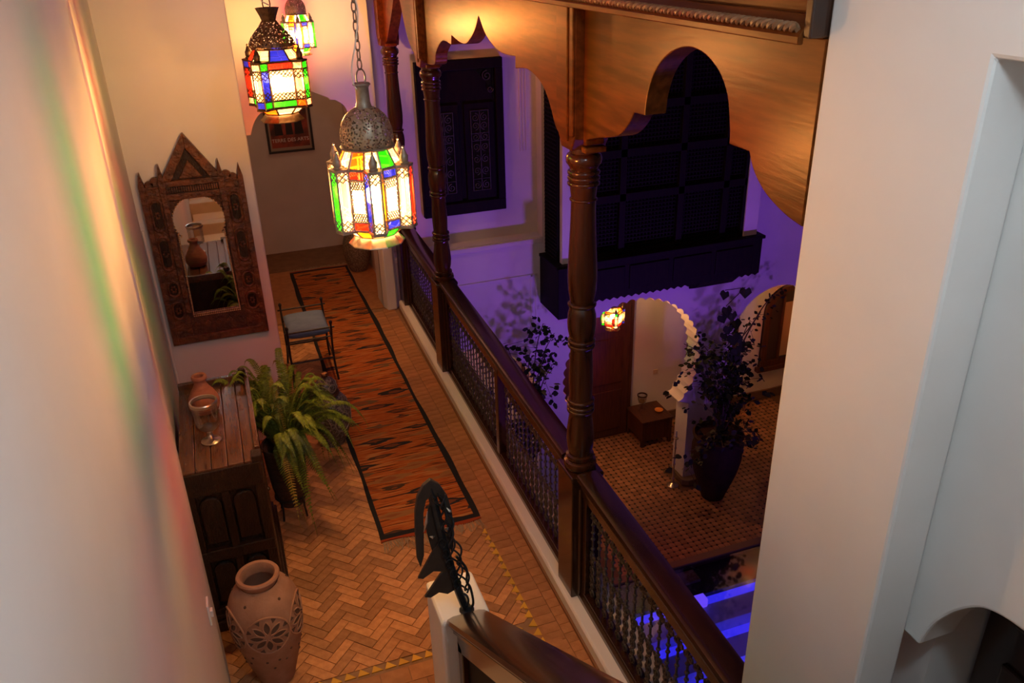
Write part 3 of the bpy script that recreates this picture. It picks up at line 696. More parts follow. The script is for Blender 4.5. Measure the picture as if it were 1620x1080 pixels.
def lantern(loc, phi, label, style, towers, mains, shoulder, lower, bulb, chain_top, group='coloured glass lanterns over the gallery', sc=1.0, chain=True, N=4):
    ST = 2 * PI / N; tw = .036 if N == 6 else .040
    t = thing('lantern', loc, label, 'lantern', group); t.scale = (sc, sc, sc)
    metal = 'tin' if style == 'tin' else 'brass_dark'
    hB = 0.235 if style == 'tin' else 0.215
    P2 = lambda a, u, v: (u * math.cos(a) - v * math.sin(a), u * math.sin(a) + v * math.cos(a))
    fr = MB()
    tube = lambda a, b, r=0.0035: fr.tube([a, b], r, 5)
    def V(p, z): return Vector((p[0], p[1], z))
    def xrow(p, q, z0, z1, n):
        for i in range(n):
            a = [p[k] + (q[k] - p[k]) * i / n for k in (0, 1)]; b = [p[k] + (q[k] - p[k]) * (i + 1) / n for k in (0, 1)]
            tube(V(a, z0), V(b, z1), 0.0025); tube(V(b, z0), V(a, z1), 0.0025)
    def pane(p, q, z0, z1, colr, eps=0.0):
        MB().quad(V(p, z0), V(q, z0), V(q, z1), V(p, z1)).build('pane', colr, t)
    body = []
    for k in range(N):
        a = phi + k * ST
        pts = [P2(a, .124, -tw), P2(a, .168, -tw * .58), P2(a, .168, tw * .58), P2(a, .124, tw)]
        nxt = P2(a + ST, .124, -tw)
        for p in pts: tube(V(p, -0.004), V(p, hB), 0.0045)
        for i in range(3):
            p, q = pts[i], pts[i + 1]
            for z in (0.0, hB): tube(V(p, z), V(q, z), 0.0045)
            zl, zh = 0.0, hB
            if style != 'tin':
                zl, zh = 0.035, hB - 0.035
                cl = ('pane_orange', 'pane_clear', 'pane_blue', 'pane_green', 'pane_red')
                pane(p, q, 0.0, zl, cl[(i + k * 2) % 5]); pane(p, q, zh, hB, cl[(i * 2 + k + 1) % 5])
                tube(V(p, zl), V(q, zl)); tube(V(p, zh), V(q, zh))
            pane(p, q, zl, zh, towers[k][i])
            xrow(p, q, zl, zl + 0.022, 2); xrow(p, q, zl + 0.022, zl + 0.044, 2); xrow(p, q, zh - 0.022, zh, 2); xrow(p, q, zh - 0.044, zh - 0.022, 2)
        cap = [P2(a, .112, -tw - .003), P2(a, .172, -tw * .58 - .004), P2(a, .172, tw * .58 + .004), P2(a, .112, tw + .003)]
        fr.prism(cap, 'z', hB, hB + 0.007); fr.prism(cap, 'z', -0.010, -0.003)
        cx, cy = P2(a, .146, 0)
        MB().lathe([(0.017, 0), (0.018, 0.005), (0.014, 0.009), (0.0165, 0.013), (0.0165, 0.032), (0.013, 0.036), (0.008, 0.050), (0.004, 0.060), (0.006, 0.064), (0.001, 0.070)], 10, (cx, cy, hB + 0.007)).build('finial', metal, t, smooth=True)
        p, q = pts[3], nxt
        for z in (0.0, 0.034, hB - 0.034, hB): tube(V(p, z), V(q, z), 0.0045)
        pane(p, q, 0.0, 0.034, mains[k][1]); pane(p, q, hB - 0.034, hB, mains[k][0]); pane(p, q, 0.034, hB - 0.034, 'pane_white' if style == 'tin' else 'pane_clear')
        for (z0, z1) in ((0.036, 0.055), (0.055, 0.072), (hB - 0.055, hB - 0.036), (hB - 0.072, hB - 0.055)): xrow(p, q, z0, z1, 6)
        if style == 'tin':
            pl = [p[j] + (q[j] - p[j]) * 0.12 for j in (0, 1)]; ql = [p[j] + (q[j] - p[j]) * 0.88 for j in (0, 1)]
            for m_ in range(5):
                z0 = 0.072 + m_ * (hB - 0.144) / 5; z1 = z0 + (hB - 0.144) / 5
                xrow(p, pl, z0, z1, 1); xrow(ql, q, z0, z1, 1)
    # shoulder and underside, eight sloped panes each
    NS = 2 * N if N == 6 else 8; HA = PI / NS; Ro = .120 / math.cos(HA); zs = hB + (0.065 if style == 'tin' else 0.055)
    for k in range(NS):
        a0, a1 = phi - HA + k * 2 * HA, phi + HA + k * 2 * HA
        A = Vector((Ro * math.cos(a0), Ro * math.sin(a0), hB + .004)); B = Vector((Ro * math.cos(a1), Ro * math.sin(a1), hB + .004))
        C_ = Vector((.092 * math.cos(a1), .092 * math.sin(a1), zs)); D = Vector((.092 * math.cos(a0), .092 * math.sin(a0), zs))
        MB().quad(A, B, C_, D).build('pane', shoulder[k % len(shoulder)], t)
        tube(A, B); tube(A, D, 0.0045); tube(D, C_, 0.004)
        E_ = Vector((.088 * math.cos(a1), .088 * math.sin(a1), -0.040)); F_ = Vector((.088 * math.cos(a0), .088 * math.sin(a0), -0.040))
        A2, B2 = A.copy(), B.copy(); A2.z = B2.z = -0.004
        MB().quad(A2, F_, E_, B2).build('pane', lower[k % len(lower)], t)
        tube(A2, B2); tube(A2, F_, 0.0045); tube(F_, E_, 0.004)
    fr.build('frame', metal, t)
    # pierced dome with eight lobes
    if style == 'tin':
        prof = [(.092, 0), (.099, .010), (.101, .035), (.098, .065), (.089, .095), (.073, .120), (.052, .138), (.034, .148)]
        neck = [(.034, .146), (.029, .158), (.026, .17), (.025, .222), (.029, .229), (.034, .233), (.030, .239), (.022, .239)]
    else:
        prof = [(.103, 0), (.113, .010), (.110, .028), (.098, .051), (.078, .075), (.056, .098), (.042, .117), (.036, .127)]
        neck = [(.036, .125), (.034, .131), (.040, .150), (.054, .182), (.058, .190), (.052, .190), (.030, .155)]
    d = MB(); n = 64; vs = []; fs = []
    for r, z in prof:
        for k in range(n):
            a = 2 * PI * k / n; rr = r * (0.955 + 0.06 * abs(math.cos((a) * 4)) ** 0.6)
            vs.append((rr * math.cos(a + phi), rr * math.sin(a + phi), zs + .004 + z))
    for i in range(len(prof) - 1):
        for k in range(n): fs.append((i * n + k, i * n + (k + 1) % n, (i + 1) * n + (k + 1) % n, (i + 1) * n + k))
    d.add(vs, fs); d.build('dome', metal + '_pierced' if style == 'tin' else 'brass_pierced', t, smooth=True)
    MB().lathe([(.088, -.004), (.104, .0), (.106, .006), (.098, .010)], 32, (0, 0, zs)).build('dome_ring', metal, t, smooth=True)
    MB().lathe([(r, z + zs) for r, z in neck], 20 if style == 'tin' else 8).build('neck', metal, t, smooth=(style == 'tin'))
    MB().lathe([(.066, -.037), (.080, -.042), (.112, -.076), (.114, -.080), (.110, -.078), (.076, -.045), (.064, -.041)], NS if N == 4 else 10, ph=phi + HA, caps=False).build('skirt', metal, t)
    bz = 0.11
    MB().sphere((0, 0, bz), BULB_R, 14, 8).build('bulb', bulb, t, smooth=True)
    MB().lathe([(.012, bz + .02), (.014, bz + .05), (.010, bz + .055)], 10).build('bulb_socket', 'tin', t, smooth=True)
    # hanging ring and chain
    zr = zs + neck[-2][1] + 0.018
    MB().tube([(.020 * math.cos(a) * math.cos(.4), .020 * math.cos(a) * math.sin(.4), zr + .032 * math.sin(a)) for a in [2 * PI * k / 18 for k in range(18)]], 0.0032, 6, closed=True).build('hanging_ring', metal, t, smooth=True)
    if chain:
        lk = MB().tube([(.009 * math.cos(a), 0, .020 * math.sin(a)) for a in [2 * PI * k / 14 for k in range(14)]], 0.0028, 5, closed=True).mesh('chain_link')
        z = zr + .032; i = 0
        while z < (chain_top - loc[2]) / sc - .02:
            q = place('chain_link', lk, metal, t, loc=(0, 0, z + .016)); q.rotation_euler[2] = 0.4 + (PI / 2 if i % 2 else 0)
            z += .033; i += 1
        top = (chain_top - loc[2]) / sc
        pts = [(0.014, -.01, zs + .2), (-.028, -.012, zs + .23), (-.030, -.01, zs + .30)]
        z = zs + .38; j = 0
        while z < top: pts.append(((-.008, .012)[j % 2], -.006, z)); z += .11; j += 1
        pts.append((0, 0, top))
        MB().tube(smooth_pts(pts, 5), 0.003, 5).build('cord', 'white_cord', t, smooth=True)
        MB().lathe([(.045, top - .03), (.05, top - .01), (.05, top)], 20).build('ceiling_rose', metal, t, smooth=True)
    return t
W_, C_, GN, RD, BU, AM, OR = 'pane_white', 'pane_clear', 'pane_green', 'pane_red', 'pane_blue', 'pane_amber', 'pane_orange'
SH6 = (W_, GN, W_, RD, W_, AM, W_, RD, W_, OR, W_, OR); LO6 = (W_, GN, OR, GN, W_, OR, W_, AM, W_, OR, W_, AM)
L1 = lantern((0.551, 3.2, 2.690), math.radians(-95), 'grey tin lantern with coloured panes hanging on a chain nearest the stair post', 'tin',
        [(BU, W_, AM), (W_, RD, W_), (W_, AM, W_), (W_, RD, W_), (W_, BU, W_), (W_, GN, W_)], [(BU, BU), (RD, RD), (BU, BU), (OR, RD), (BU, BU), (RD, RD)],
        SH6, LO6, 'bulb_lantern', ZC, N=6)
L2 = lantern((0.350, 4.5, 2.965), math.radians(-83 + 45), 'dark brass lantern with flared cup top and coloured panes, above the rug', 'brass',
        [(C_, GN, C_), (AM, C_, BU), (GN, C_, RD), (OR, C_, BU)], [(RD, OR), (GN, BU), (RD, GN), (RD, GN)],
        (C_, RD, C_, BU, C_, RD, C_, BU), (C_, OR, C_, RD, GN, C_, OR, C_), 'bulb_lantern', ZC)
L3 = lantern((0.83, 7.7, 2.905), math.radians(-93), 'small grey tin lantern hanging farthest along the gallery by the end wall', 'tin',
        [(BU, W_, AM), (W_, GN, W_), (W_, AM, W_), (W_, RD, W_), (W_, BU, W_), (W_, GN, W_)], [(BU, BU), (RD, RD), (BU, BU), (OR, RD), (BU, BU), (OR, OR)],
        SH6, LO6, 'bulb_far', ZC, sc=0.86, N=6)

al = thing('alcove_fill', (0.9, 9.7, 3.6), 'small warm unseen fill lamp added to brighten the alcove', 'lamp')  # unseen fill lamp, added to brighten the alcove
bulb_mat('alcove_fill_glow', 13.0, (1.0, 0.62, 0.36), 0.06)
MB().sphere((0, 0, 0), 0.06, 16, 10).build('globe', 'alcove_fill_glow', al, smooth=True); MB().lathe([(.01, .05), (.01, ZC - 3.6)], 8).build('stem', 'tin', al)
# unseen globe added above the stairs, standing in for a camera flash
gl = thing('flash_fill', (0.72, 0.20, 4.24), 'unseen cool white globe added above the stairs as camera flash fill', 'lamp')
emis('flash_fill_glow', (0.68, 0.87, 1.0), FLASH_FILL_W / (PI * 4 * PI * 0.13 * 0.13))
MB().sphere((0, 0, 0), 0.13, 24, 14).build('globe', 'flash_fill_glow', gl, smooth=True)
MB().lathe([(0.05, 0.12), (0.06, 0.15), (0.06, 0.30)], 16).build('flash_fill_mount', 'tin', gl, smooth=True)

# ================================================================== CARVED MIRROR
mx, my = -0.203, 6.197
mir = thing('carved_mirror', (mx, my, 1.0), 'carved brown wooden mirror with triangular pediment and pointed spires on white wall', 'mirror'); mir.scale = (1.143, 1.143, 1.143)
def rm(mb): return mb.xf(lambda x, y, z: (x, y, z - 1.38))       # x already about the centre, y 0 at the wall (negative = towards room)
rm(MB().box(-0.29, 0.29, -0.014, 0.0, 1.40, 2.42)).build('backboard', 'wood_dark', mir)
# keyhole glass
def keyhole(s=1.0, dx=0.0):
    w, wr = 0.138 + dx, 0.156 + dx
    pts = [(-w - .008, 1.575 - dx), (w + .008, 1.575 - dx), (w, 2.12)]
    pts += [(wr * math.cos(a), 2.20 + wr * math.sin(a)) for a in [math.radians(-38 + 256 * k / 30) for k in range(31)]]
    pts += [(-w, 2.12)]
    return pts
rm(MB().prism(keyhole(1, 0.012), 'y', -0.020, -0.016)).build('glass', 'mirror_glass', mir)
# surround plate with keyhole cut: left and right halves
kh = keyhole()
right = [p for p in kh[1:] if p[0] >= -0.001]
right = [kh[1], kh[2]] + [p for p in kh[3:-1] if p[0] > 0.0]
rp = right + [(0.0, 2.355), (0.0, 2.36), (0.20, 2.36), (0.20, 1.575)]
for s in (1, -1):
    rm(MB().prism([(s * u, v) for u, v in rp], 'y', -0.032, -0.020)).build('keyhole_surround', 'wood_carved_deep', mir, bevel=0.003)
rm(MB().box(-0.20, 0.20, -0.034, -0.014, 1.40, 1.575)).build('bottom_panel', 'wood_carved_deep', mir)
bd = MB()
for s in (1, -1):
    P_ = [(s * u, v) for u, v in right]; acc = 0; last = None
    dense = []
    for a, b in zip(P_[:-1], P_[1:]):
        L = math.hypot(b[0] - a[0], b[1] - a[1]); n = max(1, int(L / 0.012))
        dense += [(a[0] + (b[0] - a[0]) * i / n, a[1] + (b[1] - a[1]) * i / n) for i in range(n)]
    for u, v in dense: bd.sphere((u, -0.033, v), 0.0055, 6, 4)
for i in range(25): bd.sphere((-0.144 + i * 0.012, -0.034, 1.575), 0.0058, 6, 4); bd.sphere((-0.144 + i * 0.012, -0.034, 1.562), 0.0058, 6, 4)
rm(bd).build('bead_edging', 'gilt', mir)
for s in (-1, 1):
    x0, x1 = sorted((s * 0.172, s * 0.302))
    side = rm(MB().box(x0, x1, -0.042, -0.010, 1.38, 2.425)).build('side_panel', 'wood_carved', mir, bevel=0.004)
    cx = s * 0.232
    for (z0, z1) in ((2.16, 2.36), (1.90, 2.12), (1.72, 1.82), (1.56, 1.68)):
        zc, hz = (z0 + z1) / 2, (z1 - z0) / 2; w = 0.034
        out = [(cx + w * math.cos(a), zc + (hz - w) * (1 if math.sin(a) >= 0 else -1) + w * math.sin(a)) for a in [2 * PI * k / 28 for k in range(28)]]
        rm(MB().tube([(u, -0.043, v) for u, v in out], 0.009, 6, closed=True)).build('carved_ring', 'wood_carved', side, smooth=True)
        inn = [(cx + (u - cx) * .75, zc + (v - zc) * .8) for u, v in out]
        rm(MB().prism(inn, 'y', -0.046, -0.042)).build('carved_inset', 'wood_cabinet', side)
        q = MB()
        for k in range(6):
            a = k * PI / 3; q.sphere((cx + 0.012 * math.cos(a), -0.046, zc + 0.018 * math.sin(a)), 0.008, 6, 4)
        rm(q).build('carved_rosette', 'wood_carved', side, smooth=True)
    rm(MB().box(x0 + .006, x1 - .006, -0.046, -0.040, 1.865, 1.885)).build('cross_moulding', 'wood_carved', side, bevel=0.003)
    rm(MB().box(x0 - .002, x1 + .002, -0.050, -0.010, 2.425, 2.44)).build('shoulder_moulding', 'wood_carved', side, bevel=0.003)
    # outer and inner pointed boards
    xo = s * 0.288
    rm(MB().prism([(xo - .017, 1.382), (xo + .017, 1.382), (xo + .017, 2.45), (xo, 2.535), (xo - .017, 2.45)], 'y', -0.054, -0.012)).build('outer_spire', 'wood_carved', mir, bevel=0.003)
    xi = s * 0.172
    rm(MB().prism([(xi - .015, 1.60), (xi + .015, 1.60), (xi + .019, 2.46), (xi, 2.575), (xi - .019, 2.46)], 'y', -0.062, -0.012)).build('inner_spire', 'wood_carved', mir, bevel=0.003)
    for (dx, zz, r) in ((0.035, 2.465, 0.030), (0.072, 2.448, 0.026)):
        c = [(s * (0.172 + dx) + r * math.cos(a), max(2.425, zz + r * math.sin(a))) for a in [2 * PI * k / 20 for k in range(20)]]
        rm(MB().prism(c, 'y', -0.040, -0.016)).build('scallop', 'wood_carved', mir, bevel=0.003)
rm(MB().box(-0.175, 0.175, -0.052, -0.012, 2.345, 2.385)).build('lintel', 'wood_carved', mir, bevel=0.004)
q = MB()
for i in range(24): q.box(-0.165 + i * 0.0138, -0.157 + i * 0.0138, -0.054, -0.04, 2.392, 2.425)
rm(q).build('dentil_row', 'wood_carved', mir)
rm(MB().box(-0.175, 0.175, -0.045, -0.012, 2.385, 2.43)).build('frieze', 'wood_cabinet', mir)
rm(MB().box(-0.178, 0.178, -0.060, -0.012, 2.43, 2.465)).build('cornice', 'wood_carved', mir, bevel=0.004)
rm(MB().prism([(-0.155, 2.465), (0.155, 2.465), (0, 2.69)], 'y', -0.034, -0.012)).build('tympanum', 'wood_cabinet', mir)
for s in (-1, 1):
    rm(MB().prism([(s * 0.178, 2.465), (s * 0.115, 2.465), (0, 2.655), (0, 2.745)], 'y', -0.058, -0.012)).build('pediment_rake', 'wood_carved', mir, bevel=0.004)
rm(MB().prism([(-0.07, 2.47), (0.07, 2.47), (0, 2.58)], 'y', -0.042, -0.030)).build('pediment_carving', 'wood_carved', mir, bevel=0.006)
rm(MB().box(-0.302, 0.302, -0.048, -0.010, 1.38, 1.43)).build('bottom_rail', 'wood_carved', mir, bevel=0.004)
for k in range(5):
    rm(MB().prism([(-.14 + .07 * k - .022, 1.50), (-.14 + .07 * k, 1.475), (-.14 + .07 * k + .022, 1.50), (-.14 + .07 * k, 1.525)], 'y', -0.040, -0.030)).build('carved_lozenge', 'wood_carved', mir, bevel=0.003)

# ================================================================== CABINET
cb = thing('carved_cabinet', (-0.285, 4.65, 0), 'dark carved wooden cabinet with worn plank top against the white wall', 'cabinet')
def rc(mb): return mb.xf(lambda x, y, z: (x + 0.285, y - 4.65, z))
cx0, cx1, cy0, cy1, cz = -0.497, -0.065, 4.14, 5.17, 1.10
rc(MB().box(cx0 + .01, cx1 - .02, cy0 + .02, cy1 - .01, 0.06, cz)).build('body', 'wood_cabinet', cb, bevel=0.004)
for k in range(5):
    xa = cx0 + k * (cx1 - cx0) / 5
    rc(MB().box(xa + .0015, xa + (cx1 - cx0) / 5 - .0015, cy0 - .01, cy1, cz, cz + 0.025 + random.uniform(-.003, .002))).build('top_board', 'wood_cabinet_top', cb, bevel=0.004)
rc(MB().box(cx1 - .022, cx1 + .008, cy0 + .07, cy1, cz + .02, cz + 0.062)).build('rim_rail', 'wood_cabinet_top', cb, bevel=0.005)
rc(MB().box(cx0, cx1, cy1 - .03, cy1 + .002, cz + .02, cz + 0.062)).build('rim_rail', 'wood_cabinet_top', cb, bevel=0.005)
rc(MB().lathe([(.001, 0), (.022, .006), (.026, .025), (.020, .045), (.001, .052)], 14, (cx1 - .03, cy1 - .02, cz + .055))).build('corner_knob', 'wood_cabinet', cb, smooth=True)
rc(MB().box(cx1 - .045, cx1 + .012, cy0 - .015, cy0 + .06, cz + .01, cz + .052)).build('corner_block', 'wood_cabinet', cb, bevel=0.006)
# scalloped apron at the near top edge
ap = [(cx0, cz + .012), (cx0, cz - .09)] + [(cx0 + (cx1 - cx0) * i / 30, cz - .055 - .035 * abs(math.cos(PI * i / 10))) for i in range(31)] + [(cx1, cz + .012)]
rc(MB().prism(ap, 'y', cy0 - .02, cy0 + .02)).build('apron', 'wood_cabinet', cb, bevel=0.004)
for (xa, xb) in ((cx0, cx0 + .055), ((cx0 + cx1) / 2 - .022, (cx0 + cx1) / 2 + .022), (cx1 - .055, cx1 + .003)):
    rc(MB().box(xa, xb, cy0 - .012, cy0 + .03, 0.03, cz - .02)).build('stile', 'wood_cabinet', cb, bevel=0.006)
for (za, zb) in ((0.06, 0.15), (0.50, 0.575), (0.96, 1.05)):
    rc(MB().box(cx0, cx1, cy0 - .016, cy0 + .03, za, zb)).build('cross_rail', 'wood_cabinet', cb, bevel=0.006)
for xa in (cx0 + .055, (cx0 + cx1) / 2 + .022):
    w = 0.139
    for (za, zb) in ((0.575, 0.96), (0.15, 0.50)):
        r = w / 2 - .008; cxm = xa + w / 2
        arch = [(cxm - r, za + .03), (cxm + r, za + .03), (cxm + r, zb - .03 - r)] + arcpts(cxm, zb - .03 - r, r, 0, 180, 16)[1:]
        rc(MB().prism(arch, 'y', cy0 + .002, cy0 + .03)).build('arched_panel', 'wood_cabinet', cb, bevel=0.012)
for ya in (cy0 + .06, (cy0 + cy1) / 2 + .01):
    d_ = rc(MB().box(cx1 - .022, cx1 - .004, ya, ya + .43, 0.16, 1.0)).build('door', 'wood_cabinet', cb, bevel=0.008)
    rc(MB().box(cx1 - .006, cx1 + .004, ya + .07, ya + .36, 0.24, 0.92)).build('door_panel', 'wood_cabinet', d_, bevel=0.02)
    rc(MB().sphere((cx1 + .006, ya + .40, .6), .014, 10, 6)).build('door_knob', 'brass_dark', d_, smooth=True)
rc(MB().box(cx0, cx1 + .035, cy0 - .045, cy1, 0.0, 0.075)).build('plinth', 'wood_cabinet', cb, bevel=0.010)
rc(MB().box(cx0, cx1 + .018, cy0 - .028, cy1, 0.075, 0.11)).build('plinth_moulding', 'wood_cabinet', cb, bevel=0.012)

# things on the cabinet
CT = cz + 0.0245
jug = thing('clay_jug', (-0.335, 4.80, CT), 'ribbed terracotta bottle jug standing at the back of the cabinet top', 'jug')
pj = [(.050, 0), (.075, .01), (.092, .045), (.094, .075), (.086, .105), (.068, .14), (.048, .17), (.036, .195), (.032, .215), (.036, .222), (.045, .228), (.046, .243), (.041, .250), (.033, .250), (.027, .243), (.025, .21), (.04, .15), (.001, .14)]
MB().lathe([(r * (1 + .012 * math.sin(z * 330)), z) for r, z in [(a[0] + (b[0] - a[0]) * i / 4, a[1] + (b[1] - a[1]) * i / 4) for a, b in zip(pj[:-1], pj[1:]) for i in range(4)]], 32, caps=False).build('jug_body', 'clay_jug', jug, smooth=True)
gv = thing('hurricane_glass', (-0.315, 4.43, CT), 'clear footed glass candle vase with silver rim on the cabinet', 'glass vase')
MB().lathe([(.058, .085), (.066, .10), (.068, .14), (.072, .26), (.0705, .26), (.0665, .14), (.0645, .102), (.055, .088), (.001, .086)], 32, caps=False).build('glass_bowl', 'glass_clear', gv, smooth=True)
MB().lathe([(.068, .243), (.076, .245), (.078, .262), (.074, .268), (.068, .266), (.066, .25)], 32, caps=False).build('silver_rim', 'silver', gv, smooth=True)
MB().lathe([(.055, 0), (.057, .004), (.050, .010), (.022, .016), (.012, .028), (.018, .036), (.012, .044), (.016, .055), (.013, .066), (.03, .078), (.045, .086), (.046, .09), (.001, .09)], 28).build('silver_foot', 'silver', gv, smooth=True)
MB().lathe([(.05, .091), (.052, .094), (.001, .096)], 24).build('glass_bottom', 'tinted_dark', gv, smooth=True)

# ================================================================== RUG
rug = thing('kilim_rug', (0.96, 7.31, 0.0), 'long orange and brown kilim runner with dark border on the brick floor', 'rug')
nx, ny = 12, 110; vs = []; fs = []
for lev in (0.0095, 0.0015):
    for j in range(ny + 1):
        for i in range(nx + 1):
            y = -2.77 + 5.54 * j / ny
            x = (-0.36 + 0.72 * i / nx) + 0.010 * math.sin(y * 2.3) + 0.004 * math.sin(y * 9)
            vs.append((x, y + 0.012 * math.sin(i * 1.1) * (abs(y) / 2.77) ** 6, lev + (0.0022 * math.sin(x * 9 + y * 3.1) + 0.0012 * math.sin(y * 11) if lev > .005 else 0)))
N = (nx + 1) * (ny + 1)
for j in range(ny):
    for i in range(nx):
        a = j * (nx + 1) + i; fs.append((a, a + 1, a + nx + 2, a + nx + 1)); fs.append((N + a, N + a + nx + 1, N + a + nx + 2, N + a + 1))
for j in range(ny):
    for i in (0, nx):
        a = j * (nx + 1) + i; fs.append((a, a + nx + 1, N + a + nx + 1, N + a))
for i in range(nx):
    for j in (0, ny):
        a = j * (nx + 1) + i; fs.append((a, a + 1, N + a + 1, N + a))
MB().add(vs, fs).build('woven_field', 'rug_weave', rug)
for s in (-1, 1):
    fr = MB()
    for i in range(90):
        x = -0.35 + 0.70 * i / 89; y0 = s * 2.765; L = random.uniform(.06, .12); dx = random.uniform(-.035, .035)
        fr.tube([(x, y0, .005), (x + dx * .4, y0 + s * L * .5, .006 + random.uniform(0, .006)), (x + dx, y0 + s * L, .003)], 0.0024, 4)
    o = fr.build('fringe', 'fringe', rug); o['kind'] = 'stuff'

# ================================================================== STOOL
st = thing('iron_stool', (0.51, 7.29, 0), 'black wrought iron stool with a blue cushion beside the rug', 'stool')
sw, sd = 0.195, 0.25
for sx in (-1, 1):
    for sy in (-1, 1):
        leg = [(sx * (sw + .01), sy * (sd + .03), 0.012 if sx > 0 else 0.001), (sx * sw, sy * (sd - .02), 0.16), (sx * sw, sy * (sd - .05), 0.30), (sx * sw, sy * (sd - .01), 0.44), (sx * sw, sy * (sd + .03), 0.53), (sx * sw, sy * (sd + .045), 0.60)]
        l_ = MB().tube(smooth_pts(leg, 5), 0.010, 8).build('leg', 'iron', st, smooth=True)
        MB().sphere((sx * sw, sy * (sd + .045), 0.61), 0.016, 10, 6, 1.4).build('knob', 'iron', l_, smooth=True)
for sy in (-1, 1):
    for z, y in ((0.455, sd + .0), (0.56, sd + .038), (0.22, sd - .035)):
        MB().tube([(-sw - .03 * (z > .5), sy * y, z), (sw + .03 * (z > .5), sy * y, z)], 0.0085, 8).build('cross_bar', 'iron', st, smooth=True)
for sx in (-1, 1):
    MB().tube([(sx * sw, -sd, .445), (sx * sw, sd, .445)], 0.008, 8).build('side_bar', 'iron', st, smooth=True)
    MB().tube([(sx * sw, -sd + .03, .22), (sx * sw, sd - .03, .22)], 0.007, 8).build('side_bar', 'iron', st, smooth=True)
cu = MB(); n = 16; vs = []; fs = []
for lev in (1, -1):
    for j in range(n + 1):
        for i in range(n + 1):
            u, v = -1 + 2 * i / n, -1 + 2 * j / n
            e = (1 - abs(u) ** 4) * (1 - abs(v) ** 4)
            vs.append((u * .185, v * .235, .495 + lev * (.012 + .042 * max(e, 0) ** .4) + 0.01 * v * v))
N = (n + 1) ** 2
for j in range(n):
    for i in range(n):
        a = j * (n + 1) + i; fs += [(a, a + 1, a + n + 2, a + n + 1), (N + a, N + a + n + 1, N + a + n + 2, N + a + 1)]
ed = [i for i in range(n + 1)] + [j * (n + 1) + n for j in range(1, n + 1)] + [n * (n + 1) + i for i in range(n - 1, -1, -1)] + [j * (n + 1) for j in range(n - 1, 0, -1)]
for k in range(len(ed)): a, b = ed[k], ed[(k + 1) % len(ed)]; fs.append((a, N + a, N + b, b))
cu.add(vs, fs).build('cushion', 'cloth_blue', st, smooth=True, angle=70)

# ================================================================== GINGER JAR
jr_ = thing('lidded_jar', (0.50, 5.96, 0), 'dark silver patterned lidded jar standing between the fern and the rug', 'jar')
MB().lathe([(.085, 0), (.095, .004), (.10, .02), (.125, .08), (.158, .17), (.172, .25), (.170, .32), (.150, .39), (.115, .435), (.085, .45), (.08, .46), (.07, .46), (.001, .455)], 40).build('jar_body', 'jar_body', jr_, smooth=True)
MB().lathe([(.082, .452), (.097, .458), (.10, .472), (.09, .484), (.075, .486), (.07, .47)], 32, caps=False).build('collar', 'jar_brass', jr_, smooth=True)
ld = MB().lathe([(.084, .484), (.088, .49), (.088, .52), (.078, .56), (.055, .59), (.03, .603), (.018, .61)], 32).build('lid', 'jar_body', jr_, smooth=True)
MB().lathe([(.016, .605), (.026, .615), (.03, .635), (.024, .645), (.012, .648), (.001, .648)], 16).build('lid_knob', 'jar_brass', ld, smooth=True)
def on_lathe(prof, z):
    for (r0, z0), (r1, z1) in zip(prof[:-1], prof[1:]):
        if z0 <= z <= z1 and z1 > z0: return r0 + (r1 - r0) * (z - z0) / (z1 - z0)
    return prof[0][0]
JP = [(.10, .02), (.125, .08), (.158, .17), (.172, .25), (.170, .32), (.150, .39), (.115, .435)]
LP = [(.088, .49), (.088, .52), (.078, .56), (.055, .59)]
for k in range(6):
    a0 = k * PI / 3
    pts = []
    for i in range(24):
        t = 2 * PI * i / 24; z = .25 + .085 * math.sin(t); r = on_lathe(JP, z) + .002; a = a0 + .42 * math.cos(t)
        pts.append((r * math.cos(a), r * math.sin(a), z))
    MB().tube(pts, .0035, 5, closed=True).build('medallion', 'jar_pattern', jr_, smooth=True)
    pts = []
    for i in range(16):
        t = 2 * PI * i / 16; z = .532 + .030 * math.sin(t); r = on_lathe(LP, z) + .002; a = a0 + .40 * math.cos(t)
        pts.append((r * math.cos(a), r * math.sin(a), z))
    MB().tube(pts, .003, 5, closed=True).build('medallion', 'jar_pattern', ld, smooth=True)

# ================================================================== STONE URN in the alcove
ur = thing('stone_urn', (1.435, 9.86, 0), 'large dark mottled urn standing in the alcove beside the pier', 'urn')
UP = [(.10, 0), (.11, .01), (.135, .08), (.162, .18), (.172, .27), (.168, .36), (.145, .44), (.11, .50), (.09, .53)]
MB().lathe(UP + [(.085, .54), (.07, .54), (.001, .52)], 36).build('urn_body', 'urn_stone', ur, smooth=True)
MB().lathe([(.088, .525), (.108, .545), (.115, .57), (.105, .58), (.085, .575), (.075, .54)], 32, caps=False).build('urn_rim', 'urn_stone', ur, smooth=True)

